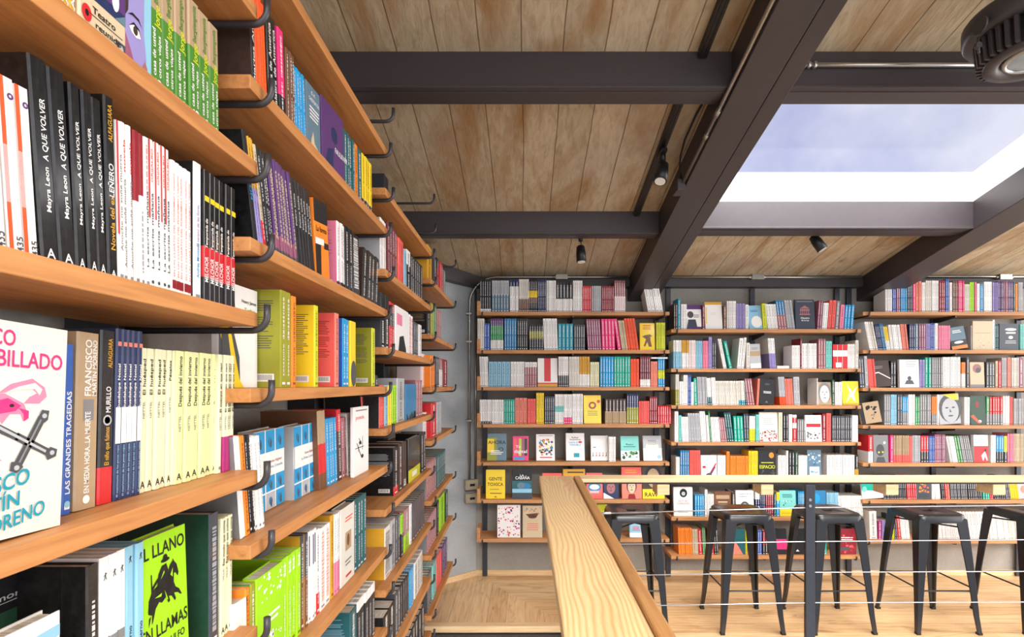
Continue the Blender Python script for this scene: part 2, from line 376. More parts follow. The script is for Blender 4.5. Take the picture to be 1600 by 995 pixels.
for bi, ((x0, x1, zs), lab) in enumerate(zip(BACKS, BLAB)):
    t = thing('wall_bookcase', lab, 'bookcase', (0, 0, 0), 'bookcases on the back wall')
    for hx in (x0+.045, (x0+x1)/2, x1-.04):
        mb = MB(); mb.box(hx-.02, hx+.02, ZB-.035, ZB-.016, .004, EYE+.795); part('upright', mb, 'post_steel', t, .002)
        for z in zs:
            zz = z-BT
            if abs(hx-(x0+x1)/2) < .01:
                mb = MB(); mb.hexa([(hx-.006,BF+.02,zz-.014),(hx+.006,BF+.02,zz-.014),(hx+.006,ZB-.036,zz-.045),(hx-.006,ZB-.036,zz-.045)], [(hx-.006,BF+.02,zz-.001),(hx+.006,BF+.02,zz-.001),(hx+.006,ZB-.036,zz-.001),(hx-.006,ZB-.036,zz-.001)]); part('bracket', mb, 'rod_steel', t)
            else:
                p = [(hx, ZB-.036, zz-.007), (hx, BF+.02, zz-.007)]
                for k in range(1, 6): q = k/5*math.pi/2; p.append((hx, BF+.008-.018*math.sin(q), zz-.007+.018-.018*math.cos(q)))
                p.append((hx, BF-.010, zz+.024)); mb = MB(); mb.tube(p, .006, 8); part('hook_bracket', mb, 'rod_steel', t)
    for z in zs:
        mb = MB(); mb.box(x0, x1, BF, ZB-.04, z-BT, z); part('shelf_board', mb, 'board_wood_x', t, .0015)
        if bi == 0:
            mb = MB(); mb.box(x0+.001, x0+.026, BF+.002, BF+.15, z+.0003, z+.085); part('end_block', mb, 'board_wood_x', t, .002)

# ------------------------------------------------------------------ railing with wide wooden top
RY = 3.05; RZ = 1.05
rail = thing('bar_railing', 'steel railing with a wide pale wooden top and four thin wire cables', 'railing', (0, 0, 0))
mb = MB(); mb.box(.085, .285, -.6, RY+.10, RZ-.04, RZ); part('top_plank', mb, 'plank_wood', rail, .006)
mb = MB(); mb.box(.285, .325, -.6, RY+.03, RZ-.035, RZ+.012); part('raised_edge', mb, 'lip_wood', rail, .006)
mb = MB(); mb.box(.327, 4.6, RY, RY+.13, RZ-.022, RZ); part('ledge', mb, 'ledge_wood', rail, .003)
mb = MB(); mb.box(.29, 4.6, RY+.02, RY+.06, RZ-.034, RZ-.023); part('steel_bar', mb, 'post_steel', rail)
sx = F/RY
for px in (1037, 1200, 1396, 1564):
    cx = (px-VX)/sx
    for (a0, a1) in ((cx-.034, cx+.038),):
        mb = MB(); mb.box(a0, a1, RY+.012, RY+.13, RZ-.097, RZ-.036); part('corbel', mb, 'ledge_wood', rail, .003)
        mb = MB(); mb.box(a0-.010, a0-.001, RY+.0, RY+.008, RZ-.075, RZ-.036)
for cx in (.30, 1.655, 3.35):
    mb = MB(); mb.box(cx-.027, cx+.027, RY-.012, RY+.012, -.16, RZ-.035); p = part('post', mb, 'post_steel', rail, .002)
    for z in (RZ-.125, RZ-.09):
        m2 = MB(); m2.tube([(cx-.004, RY-.012, z-.03), (cx-.004, RY-.017, z-.03)], .008, 12); part('bolt', m2, 'galvanised', p)
for (yl, ym, yr) in ((803, 793, 788), (851, 846, 842), (900, 894, 892), (948, 941.5, 940)):
    zz = lambda y: EYE-(y-VY)/sx
    mb = MB(); mb.tube([(.31, RY, zz(yl)), (1.655, RY, zz(ym)), (3.35, RY, zz(yr)), (4.6, RY, zz(yr)+.005)], .0032, 8); c = part('cable', mb, 'cable_steel', rail)
    mb = MB(); zf = zz(yl)+(zz(ym)-zz(yl))*.12; mb.tube([(.44, RY, zf), (.50, RY, zf+.002)], .0068, 10); part('cable_fitting', mb, 'cable_steel', c)
# ------------------------------------------------------------------ stools
def stool_parts(t):
    SH = .755; hs = .152; ft = .20
    # seat: pressed sheet with rounded corners and a slot
    mb = MB(); n = 6; ring = []
    def rr(h, r, z):
        pts = []
        for (sx_, sy_, a0) in ((1,1,0),(-1,1,90),(-1,-1,180),(1,-1,270)):
            for k in range(n+1):
                a_ = D(a0+90*k/n); pts.append((sx_*(h-r)+r*math.cos(a_), sy_*(h-r)+r*math.sin(a_), z))
        return pts
    loops = [rr(hs+.004, .045, SH-.055), rr(hs+.004, .045, SH-.012), rr(hs-.006, .042, SH), rr(hs-.05, .03, SH-.006), rr(.03, .012, SH-.007)]
    N = len(loops[0])
    # slot loop
    for lp in loops: mb.v += lp
    for i in range(len(loops)-1):
        for j in range(N):
            mb.f.append((i*N+j, i*N+(j+1) % N, (i+1)*N+(j+1) % N, (i+1)*N+j)); mb.c.append((1,1,1)); mb.m.append(0); mb.sm.append(True)
    # slot sides going down
    sl = [(x*1.0, y*.45, SH-.012) for x, y, z in rr(.03, .012, 0)]; k0 = len(mb.v); mb.v += sl
    for j in range(N):
        mb.f.append(((len(loops)-1)*N+j, (len(loops)-1)*N+(j+1) % N, k0+(j+1) % N, k0+j)); mb.c.append((1,1,1)); mb.m.append(0); mb.sm.append(False)
    part('seat', mb, 'stool_paint', t)
    for sx_ in (1, -1):
        for sy_ in (1, -1):
            # folded sheet leg: L section, wide under the seat, tapering to the foot
            mb = MB(); secs = []
            for (z, off, wd, th) in ((SH-.03, hs+.002, .072, .008), (.60, .165, .064, .008), (.45, .176, .053, .009), (.30, .186, .043, .010), (.12, .196, .033, .011), (.012, .206, .026, .013)):
                o_ = off; P = lambda a, b: (sx_*a, sy_*b, z)
                secs.append([P(o_, o_), P(o_-wd, o_), P(o_-wd, o_-th), P(o_-th-wd*.12, o_-th-wd*.12), P(o_-th, o_-wd), P(o_, o_-wd)])
            M_ = 6
            for sc_ in secs: mb.v += sc_
            for i in range(len(secs)-1):
                for j in range(M_):
                    mb.f.append((i*M_+j, i*M_+(j+1) % M_, (i+1)*M_+(j+1) % M_, (i+1)*M_+j)); mb.c.append((1,1,1)); mb.m.append(0); mb.sm.append(False)
            mb.f.append(tuple((len(secs)-1)*M_+j for j in range(M_))); mb.c.append((1,1,1)); mb.m.append(0); mb.sm.append(False)
            lg = part('leg', mb, 'stool_paint', t, .003)
            mb = MB(); mb.box(min(sx_*.180, sx_*.208), max(sx_*.180, sx_*.208), min(sy_*.180, sy_*.208), max(sy_*.180, sy_*.208), 0, .016); part('foot_cap', mb, 'rubber', lg, .003)
    a_ = .178
    for (p, q) in (((-a_, -a_), (a_, -a_)), ((-a_, a_), (a_, a_)), ((-a_, -a_), (-a_, a_)), ((a_, -a_), (a_, a_))):
        mb = MB(); z = .272 if p[1] == q[1] else .285
        P0 = Vector((p[0], p[1], z)); P1 = Vector((q[0], q[1], z)); d = P1-P0
        mb.tube([P0+d*t_ for t_ in (0, .08, .12, .88, .92, 1)], [.0045, .0075, .0055, .0055, .0075, .0045], 8); part('rung', mb, 'stool_paint', t)
    for (p, q) in (((-.15, -.15), (.15, .15)), ((-.15, .15), (.15, -.15))):
        mb = MB(); zz_ = .655 if p[1] < 0 else .668
        mb.tube([(p[0], p[1], zz_), (q[0], q[1], zz_)], .005, 8); part('brace', mb, 'stool_paint', t)
SLAB = ['black metal bar stool half hidden behind the wide wooden plank', 'black metal bar stool standing between the plank and the steel railing post', 'black metal bar stool right behind the steel railing post',
        'black metal bar stool beyond the railing post, second from the end of the row', 'black metal bar stool cut off by the edge of the picture']
stools = []
for i, cx in enumerate((.717, 1.457, 2.04, 2.71, 3.39)):
    if i == 0:
        t0 = thing('bar_stool', SLAB[0], 'stool', (cx, 3.548, 0), 'row of bar stools'); stool_parts(t0)
    else:
        r = t0.copy(); COL.objects.link(r); r.location = (cx, 3.548, 0); r['label'] = SLAB[i]
        for ch in list(t0.children):
            c = ch.copy(); COL.objects.link(c); c.parent = r
            for g in ch.children: d = g.copy(); COL.objects.link(d); d.parent = c
        r.rotation_euler.z = D((0, 0, 1.2, -.8, 1)[i])

# ------------------------------------------------------------------ ceiling fittings
def ypt(x, y, side=0): return (x, y, zc(y))
tr = thing('track_rail', 'black lighting track running along the ceiling beside the main rafter', 'lighting track', (0, 0, 0), 'lighting tracks')
def track(x, y0, y1):
    mb = MB(); mb.hexa([(x-.018,y0,zc(y0)-.034),(x+.018,y0,zc(y0)-.034),(x+.018,y1,zc(y1)-.034),(x-.018,y1,zc(y1)-.034)], [(x-.018,y0,zc(y0)-.001),(x+.018,y0,zc(y0)-.001),(x+.018,y1,zc(y1)-.001),(x-.018,y1,zc(y1)-.001)])
    for e in (-.008, .008): mb.hexa([(x+e-.003,y0,zc(y0)-.037),(x+e+.003,y0,zc(y0)-.037),(x+e+.003,y1,zc(y1)-.037),(x+e-.003,y1,zc(y1)-.037)], [(x+e-.003,y0,zc(y0)-.03),(x+e+.003,y0,zc(y0)-.03),(x+e+.003,y1,zc(y1)-.03),(x+e-.003,y1,zc(y1)-.03)])
    return mb
part('rail', track(.715, 2.315, 3.355), 'black_plastic', tr)
tr2 = thing('track_rail', 'black lighting track on the ceiling in front of the first cross beam', 'lighting track', (0, 0, 0), 'lighting tracks')
part('rail', track(.735, 1.2, 2.17), 'black_plastic', tr2)
def spot(loc, aim, label, drop=.05):
    t = thing('track_spotlight', label, 'spotlight', loc, 'small black spotlights')
    mb = MB(); mb.tube([(0, 0, 0), (0, 0, -.05)], .016, 14); mb.box(-.014, .014, -.04, .04, -.016, 0); part('adapter', mb, 'black_plastic', t)
    mb = MB(); mb.tube([(0, 0, -.05), (.006, 0, -.05-drop*.5), (0, 0, -.05-drop)], .005, 8); part('stem', mb, 'galvanised', t)
    d = Vector(aim).normalized(); c = Vector((0, 0, -.05-drop))
    L = .095; p = [c-d*.02, c-d*.012, c+d*.03, c+d*L, c+d*L]
    mb = MB(); mb.tube(p[:4], [.018, .028, .033, .034], 20, caps=True); s_ = part('lamp_head', mb, 'black_plastic', t)
    mb = MB(); mb.tube([c+d*(L+.0005), c+d*(L+.003)], .027, 20); part('lens', mb, 'spot_glass', s_)
spot((.715, 2.72, zc(2.72)-.050), (-.25, -.35, -1), 'small black track spotlight on the ceiling track, tilted outward', .03)
def under(x, y): return (x, y, zc(y)-.013)
spot(under(.385, 3.62), (.05, -.12, -1), 'small black spotlight hanging below the second cross beam', .05)
spot(under(1.93, 3.50), (.55, -.25, -1), 'small black spotlight hanging under the beam below the skylight', .04)
# conduit on the rafter with its box and black cable
cd = thing('rafter_conduit', 'thin metal conduit running along the side of the main rafter to a small box', 'conduit', (0, 0, 0))
mb = MB(); cz = lambda y: EYE+1.728-.232*y
mb.tube([(.848, y, cz(y)) for y in (-.5, 1.0, 2.0, 2.80)], .009, 8); part('pipe', mb, 'galvanised', cd)
mb = MB(); mb.tube([(.848, 2.29, cz(2.29)), (.848, 2.33, cz(2.33))], .013, 8); mb.tube([(.848, 2.44, cz(2.44)), (.848, 2.47, cz(2.47))], .012, 8); part('coupling', mb, 'galvanised', cd)
mb = MB(); mb.box(.815, .858, 2.80, 2.90, cz(2.85)-.03, cz(2.85)+.03); part('junction_box', mb, 'lamp_grey', cd, .003)
mb = MB(); zq = cz(2.8)
mb.tube([(.838, 2.81, zq+.02), (.822, 2.79, zq+.06), (.812, 2.74, zq+.11), (.812, 2.66, zc(2.66)-.03), (.822, 2.52, zc(2.52)-.012), (.84, 2.33, zc(2.33)-.010)], .005, 8); part('black_cord', mb, 'black_plastic', cd)
cd2 = thing('beam_conduit', 'shiny metal conduit along the cross beam above the skylight, ending at the lamp', 'conduit', (0, 0, 0))
mb = MB(); mb.tube([(1.11, 2.168, EYE+1.318), (2.2, 2.168, EYE+1.318)], .0095, 10); part('pipe', mb, 'galvanised', cd2)
mb = MB()
for xx_ in (1.145, 1.165, 1.19): mb.tube([(xx_, 2.168, EYE+1.318), (xx_+.012, 2.168, EYE+1.318)], .0145, 12)
part('coupling', mb, 'galvanised', cd2)
cd3 = thing('wall_conduit', 'metal conduit along the top of the back wall above the shelves', 'conduit', (0, 0, 0))
yy = ZB-.105; zt = EYE+.875
mb = MB(); pts = []
cxn, cyn = -.455, 4.335   # on the corner wall
pts = [(cxn, cyn-.012, .80), (cxn, cyn-.012, zt-.30)]
for k in range(1, 9): q = k/8*math.pi/2; pts.append((cxn+.22*(1-math.cos(q)), cyn-.012-(cyn-.012-yy)*(k/8), zt-.22+.22*math.sin(q)))
pts += [(.6, yy, zt), (.84, yy, zt)]
mb.tube(pts, .010, 10); part('pipe', mb, 'galvanised', cd3)
mb = MB(); mb.tube([(cxn+.045, cyn+.03, .80), (cxn+.045, cyn+.03, zt-.10)], .009, 8); part('pipe', mb, 'galvanised', cd3)
mb = MB(); mb.tube([(1.12, yy, zt), (2.76, yy, zt)], .010, 10); part('pipe', mb, 'galvanised', cd3)
mb = MB(); mb.tube([(3.04, yy, zt+.005), (4.6, yy, zt+.005)], .010, 10); part('pipe', mb, 'galvanised', cd3)
for xx_ in (.30, 1.90, 3.92):
    mb = MB(); mb.box(xx_-.05, xx_+.05, yy-.025, yy+.015, zt-.022, zt+.022); mb.tube([(xx_-.07, yy, zt), (xx_+.07, yy, zt)], .015, 8); part('conduit_box', mb, 'galvanised', cd3, .003)
for z in (2.18, 1.95, 1.30):
    mb = MB(); mb.box(cxn-.03, cxn+.02, cyn-.026, cyn+.01, z-.008, z+.008); part('clip', mb, 'galvanised', cd3, .002)
# two electric boxes on the corner wall
for i, z in enumerate((.775, .665)):
    t = thing('socket_box', ('upper' if i == 0 else 'lower')+' beige electric box on the pale corner wall under the conduit', 'electric box', (-.445, 4.325, z), 'electric boxes on the corner wall')
    mb = MB(); mb.box(-.055, .055, -.03, .012, -.04, .04); o = part('housing', mb, 'box_beige', t, .005); o.rotation_euler.z = D(28)
    mb = MB(); mb.box(-.042, .042, -.036, -.031, -.028, .028); o2 = part('face_plate', mb, 'box_beige', o, .002); mb = MB(); mb.box(-.022, .022, -.0375, -.0362, -.010, .010); part('socket', mb, 'black_plastic', o)
# ------------------------------------------------------------------ big ribbed lamp
LX, LY, LZ = 1.668, 1.70, EYE+1.062
lp = thing('ribbed_pendant_lamp', 'large dark grey round ribbed industrial lamp hanging near the skylight', 'lamp', (LX, LY, LZ))
mb = MB(); mb.lathe([(.09, .45), (.09, .26), (.105, .22), (.13, .19), (.15, .165), (.19, .150), (.197, .140), (.197, .098), (.190, .085), (.150, .083)], 0, 0, 48); part('housing', mb, 'lamp_grey', lp)
mb = MB(); mb.lathe([(.150, .083), (.148, .02), (.140, .0)], 0, 0, 48); part('collar', mb, 'black_plastic', lp)
for k in range(40):
    a_ = 2*math.pi*k/40; mb = MB(); c_, s_ = math.cos(a_), math.sin(a_)
    def R_(r, w_, z): return (r*c_-w_*s_, r*s_+w_*c_, z)
    mb.hexa([R_(.138, -.005, 0), R_(.158, -.005, .004), R_(.158, .005, .004), R_(.138, .005, 0)], [R_(.146, -.005, .083), R_(.166, -.005, .083), R_(.166, .005, .083), R_(.146, .005, .083)]); part('fin', mb, 'lamp_grey', lp)
mb = MB(); mb.lathe([(.142, .002), (.142, -.006), (.110, -.010), (.100, -.002), (.092, .006)], 0, 0, 48); part('bezel', mb, 'lamp_grey', lp)
mb = MB(); mb.lathe([(.093, .002), (.093, -.006), (.080, -.008), (.079, .0)], 0, 0, 48); part('ring', mb, 'galvanised', lp)
mb = MB(); mb.lathe([(.078, 0), (.05, -.006), (.02, -.009), (.0001, -.01)], 0, 0, 36); part('lens', mb, 'lamp_glass', lp)
mb = MB(); mb.tube([(-.205, -.02, .085), (-.212, -.02, .085)], .026, 20); mb.tube([(-.205, 0, .03), (-.205, -.012, .03)], .010, 10); mb.tube([(-.20, 0, .06), (-.206, -.01, .004)], .004, 8); part('mounting_lug', mb, 'lamp_grey', lp)
mb = MB(); mb.tube([(0, 0, .44), (0, 0, zc(LY)-LZ-.001)], .02, 12); part('stem', mb, 'lamp_grey', lp)
light('ribbed_lamp_light', 'AREA', (LX, LY, LZ-.02), (0, 0, 0), 16, (1.0, .95, .88), shape='DISK', size=.16)
# ------------------------------------------------------------------ books
CL = {k: rgb(*v) for k, v in dict(
 w=(238,236,232), ow=(222,218,206), cr=(226,224,186), pcr=(222,226,164), k=(15,15,16), dk=(33,33,35), dg=(72,74,78), g=(128,128,128), lg=(180,182,184),
 sl=(58,66,78), nv=(30,44,88), bl=(44,92,176), sb=(44,120,168), lb=(140,192,214), cy=(26,150,206), tl=(0,144,166), tg=(0,166,140), dt=(28,92,98),
 gn=(48,150,84), dgn=(30,70,48), lm=(160,220,20), ol=(150,150,40), yg=(206,212,40), ye=(240,206,36), go=(214,160,40), or_=(244,136,40), ored=(244,84,36),
 rd=(206,36,44), dr=(140,24,36), co=(236,96,88), sa=(230,130,110), pk=(236,130,160), hp=(232,48,120), mg=(166,40,110), mr=(112,38,50), pl=(150,86,112), pu=(88,52,112), lil=(150,140,196), ro=(164,104,108),
 br=(112,74,50), tn=(176,150,116), be=(208,190,156), bn=(64,46,38), wr=(238,220,216), mn=(74,150,80), bg=(96,124,140), aq=(120,200,190), fg=(74,132,44)).items()}
NAME = dict(w='white', ow='off-white', cr='cream', pcr='pale yellow-green', k='black', dk='charcoal black', dg='dark grey', g='grey', lg='light grey', sl='slate', nv='navy', bl='blue', sb='steel blue', lb='light blue',
 cy='bright blue', tl='turquoise', tg='sea green', dt='dark teal', gn='green', dgn='dark green', lm='lime', ol='olive', yg='acid yellow', ye='yellow', go='golden', or_='orange', ored='orange-red', rd='red', dr='deep red', co='coral',
 sa='salmon', pk='pink', hp='hot pink', mg='magenta', mr='maroon', pl='plum', pu='purple', lil='lilac', ro='dusty rose', br='brown', tn='tan', be='beige', bn='dark brown', wr='pinkish white', mn='mid green', bg='blue-grey', aq='aqua', fg='leaf green')
def bands(spec):
    """'w60rd' -> white down to 60 percent from the top, then red"""
    r = re.findall(r'([a-z_]+)(\d*)', spec); res = []; top = 1.0
    for nm, n in r:
        b = 1-int(n)/100 if n else 0.0; res.append((CL[nm], b, top)); top = b
    return res, [nm for nm, _ in r]
def lum(c): return .3*c[0]+.6*c[1]+.1*c[2]
TXT = {}
def text_geo(s):
    if s not in TXT:
        cu = bpy.data.curves.new('lettering', 'FONT'); cu.body = s; cu.size = 1; cu.resolution_u = 3; cu.offset = .014; cu.align_x = 'LEFT'
        o = bpy.data.objects.new('lettering', cu); me = bpy.data.meshes.new_from_object(o)
        vs = [(v.co.x, v.co.y) for v in me.vertices]; fs = [tuple(p.vertices) for p in me.polygons]
        xs = [v[0] for v in vs]; x0 = min(xs); wdt = max(xs)-x0
        TXT[s] = ([((x-x0), y) for x, y in vs], fs, wdt)
        bpy.data.objects.remove(o); bpy.data.curves.remove(cu); bpy.data.meshes.remove(me)
    return TXT[s]
BCH = 0.72   # cap height of the lettering at size one
def put_text(mb, fr, s, u, v, width, height, col, layer=2, rot=0, align='c', sk=0):
    """text with its box centred at (u,v), WIDTH along the line and HEIGHT of capitals; rot=90 reads upward"""
    vs, fs, wd = text_geo(s); kx = width/wd; ky = height/BCH; pts = []
    for x, y in vs:
        a_, b_ = x*kx-width/2, (y-.36)*ky
        if sk: b_ += a_*sk
        if rot: a_, b_ = -b_, a_
        pts.append(fr(u+a_, v+b_, layer))
    mb.add(pts, fs, col)
def put_rect(mb, fr, u0, v0, u1, v1, col, layer=1): mb.add([fr(u0,v0,layer), fr(u1,v0,layer), fr(u1,v1,layer), fr(u0,v1,layer)], [(0,1,2,3)], col)
def put_poly(mb, fr, pts, col, layer=2): mb.add([fr(u,v,layer) for u,v in pts], [tuple(range(len(pts)))], col)
def put_disc(mb, fr, cu, cv, ru, rv, col, layer=2, n=18): put_poly(mb, fr, [(cu+ru*math.cos(2*math.pi*k/n), cv+rv*math.sin(2*math.pi*k/n)) for k in range(n)], col, layer)
EPS = .00022
def shell(mb, T, Dp, H, bnds, face=False, side=None):
    t = .0016; c = min(.0022, T*.25); h = T/2
    outer = [(-h, Dp), (-h, c), (-h+c, 0), (h-c, 0), (h, c), (h, Dp)]; inner = [(h-t, Dp), (h-t, t*1.6), (-h+t, t*1.6), (-h+t, Dp)]
    if face: M = lambda a, b: (b-Dp/2, a+h)      # cover outward, spine on the near side
    else: M = lambda a, b: (a, b)
    prof = [M(*p) for p in outer+inner]; n = len(prof)
    for (col, z0, z1) in bnds:
        z0 *= H; z1 *= H
        vs = [(x, y, z0) for x, y in prof]+[(x, y, z1) for x, y in prof]
        for j in range(n):
            cc = col
            if side and j in (0, 4): cc = side
            mb.add([vs[j], vs[(j+1) % n], vs[n+(j+1) % n], vs[n+j]], [(0, 1, 2, 3)], cc, 0)
    for z, col in ((0, bnds[-1][0]), (H, bnds[0][0])):
        for q in ((0, 1, 8, 9), (1, 2, 3, 4, 7, 8), (4, 5, 6, 7)):
            mb.add([(prof[i][0], prof[i][1], z) for i in q], [tuple(range(len(q)))], col, 0)
def pages(mb, T, Dp, H, face=False, mi=0):
    t = .0018; a0, a1, b0, b1 = -T/2+t, T/2-t, .003, Dp-.004
    if face: mb.box(b0-Dp/2, b1-Dp/2, a0+T/2, a1+T/2, .0015, H-.003, mi=mi)
    else: mb.box(a0, a1, b0, b1, .0015, H-.003, mi=mi)
def spine_art(mb, T, H, o, bnds, names, rnd):
    fr = lambda u, v, L: (u, -EPS*L, v)
    for it in o.get('art', []):
        if it[0] == 't': put_text(mb, fr, it[1], it[2]*T, it[3]*H, it[4]*H, it[5]*T, CL[it[6]], rot=90)
        elif it[0] == 'th': put_text(mb, fr, it[1], it[2]*T, it[3]*H, it[4]*T, it[5]*H, CL[it[6]])
        elif it[0] == 'r': put_rect(mb, fr, it[1]*T, it[2]*H, it[3]*T, it[4]*H, CL[it[5]], 1)
        elif it[0] == 'd': put_disc(mb, fr, it[1]*T, it[2]*H, it[3]*T, it[3]*T, CL[it[4]], 3)
        elif it[0] == 'fig':
            q = it[3]*T; u0, v0 = it[1]*T, it[2]*H
            put_disc(mb, fr, u0+q*.05, v0+q*.55, q*.14, q*.14, CL[it[4]], 3, 8)
            for pp in ([(-.08, .4), (.14, .42), (.1, -.1), (-.1, -.1)], [(-.1, -.05), (.02, -.05), (-.25, -.7), (-.38, -.66)], [(0, -.05), (.12, -.05), (.34, -.62), (.2, -.68)], [(.1, .38), (.12, .28), (.42, .5), (.38, .58)], [(-.06, .38), (-.04, .26), (-.36, .02), (-.42, .1)]):
                put_poly(mb, fr, [(u0+a_*q, v0+b_*q) for a_, b_ in pp], CL[it[4]], 3)
    if o.get('plain'): return
    # rows of small printed strokes where the lettering is too small to read
    def colat(z):
        for c, z0, z1 in bnds:
            if z0 <= z/H <= z1: return c
        return bnds[0][0]
    ink = o.get('ink'); lines = o.get('lines', ((.5, .93, .34), (.12, .45, .26)))
    for (a, b, wd) in lines:
        z = a*H
        while z < b*H:
            L = rnd.uniform(.002, .009); c = colat(z); cc = CL[ink] if ink else ((.85,)*3 if lum(c) < .28 else tuple(x*.22 for x in c))
            cc = tuple(.25*x+.75*y for x, y in zip(c, cc))
            wv = wd*T*rnd.uniform(.7, 1); put_rect(mb, fr, -wv/2, z, wv/2, min(z+L, b*H), cc, 2); z += L+rnd.uniform(.0015, .003)
    if o.get('foot', 1): c = colat(.04*H); cc = (.8,)*3 if lum(c) < .28 else tuple(x*.3 for x in c); put_rect(mb, fr, -.28*T, .03*H, .28*T, .055*H, cc, 2)
def side_art(mb, T, Dp, H, o, rnd):
    """back cover seen on the near side: lines of small print and a bar code"""
    fr = lambda u, v, L: (-T/2-EPS*L, Dp-u, v)
    c = CL[o['side_ink']]; v = H*.88
    while v > H*.38:
        if rnd.random() < .88: put_rect(mb, fr, Dp*.12, v, Dp*rnd.uniform(.80, .90), v+H*.008, c, 2)
        v -= H*.024
    put_rect(mb, fr, Dp*.62, H*.06, Dp*.90, H*.14, CL['w'], 2)
    for k in range(12): put_rect(mb, fr, Dp*(.64+.02*k), H*.075, Dp*(.648+.02*k), H*.13, CL['k'], 3)
def face_art(mb, Wd, H, art, rnd):
    fr = lambda u, v, L: (u-Wd/2, -EPS*L, v)
    for it in art:
        k = it[0]; X = lambda u: u*Wd; Y = lambda v: v*H
        if k == 'r': put_rect(mb, fr, X(it[1]), Y(it[2]), X(it[3]), Y(it[4]), CL[it[5]], it[6] if len(it) > 6 else 1)
        elif k == 't': put_text(mb, fr, it[1], X(it[2]), Y(it[3]), X(it[4]), Y(it[5]), CL[it[6]], it[7] if len(it) > 7 else 3, sk=it[8] if len(it) > 8 else 0)
        elif k == 'd': put_disc(mb, fr, X(it[1]), Y(it[2]), X(it[3]), Y(it[4]), CL[it[5]], it[6] if len(it) > 6 else 2)
        elif k == 'p': put_poly(mb, fr, [(X(a), Y(b)) for a, b in it[1]], CL[it[2]], it[3] if len(it) > 3 else 2)
        elif k == 'lines':   # small print block u0,v0,u1,v1,n,colour
            n = it[5]
            for q in range(n): vv = it[2]+(it[4]-it[2])*(q+.5)/n; put_rect(mb, fr, X(it[1]+rnd.uniform(0, .03)), Y(vv), X(it[3]-rnd.uniform(0, .12)), Y(vv+(it[4]-it[2])/n*.45), CL[it[6]], 3)
        elif k == 'mix':     # scattered flat marks of a busy illustration
            for q in range(it[5]):
                cu, cv = rnd.uniform(it[1], it[3]), rnd.uniform(it[2], it[4]); rr_ = rnd.uniform(.02, it[7] if len(it) > 7 else .07)
                put_disc(mb, fr, X(cu), Y(cv), X(rr_), X(rr_*rnd.uniform(.5, 1.2)), CL[it[6][q % len(it[6])]], 2+q % 3, 7)
        elif k == 'face':    # a head: hair, face, shadow, eyes, mouth
            cu, cv, s_, skin, hair = it[1:6]
            put_disc(mb, fr, X(cu), Y(cv+.05*s_), X(.62*s_), Y(.56*s_), CL[hair], 2); put_disc(mb, fr, X(cu), Y(cv-.03*s_), X(.46*s_), Y(.48*s_), CL[skin], 3)
            for e in (-.18, .18): put_disc(mb, fr, X(cu+e*s_), Y(cv+.08*s_), X(.09*s_), Y(.03*s_), CL[hair], 4)
            put_disc(mb, fr, X(cu), Y(cv-.24*s_), X(.14*s_), Y(.03*s_), CL[hair], 4); put_poly(mb, fr, [(X(cu-.03*s_), Y(cv+.05*s_)), (X(cu+.06*s_), Y(cv-.1*s_)), (X(cu-.04*s_), Y(cv-.1*s_))], CL[hair], 4)

BOOKS = []     # every book: dict(kind, matrix, size ...)
MESHES = {}
ORD = 'first second third fourth fifth sixth seventh eighth ninth tenth eleventh twelfth'.split()
NUM = 'one two three four five six seven eight nine ten eleven twelve'.split()
def px_of(p): y = max(p[1], .05); return VX+p[0]*F/y, VY-(p[2]-EYE)*F/y
def reg(spec, M, T, Dp, H, label, face, row, near, key):
    cs = []
    wv = Dp if face else T
    for a in (-wv/2, wv/2):
        for z in (0, H): cs.append(px_of(M @ Vector((a, 0, z))))
    xs = [min(max(c[0], 0), 1600) for c in cs]; ys = [min(max(c[1], 0), 995) for c in cs]
    area = (max(xs)-min(xs))*(max(ys)-min(ys))
    BOOKS.append(dict(spec=spec, M=M, T=T, D=Dp, H=H, label=label, face=face, row=row, near=near, key=key, area=area))
def desc_of(col, T, face):
    nm = bands(col)[1]; t = NAME[nm[0]]
    if len(nm) > 1 and nm[1] != nm[0]: t += ' and ' + NAME[nm[1]]
    return t+(' book' if T > .03 else ' paperback')
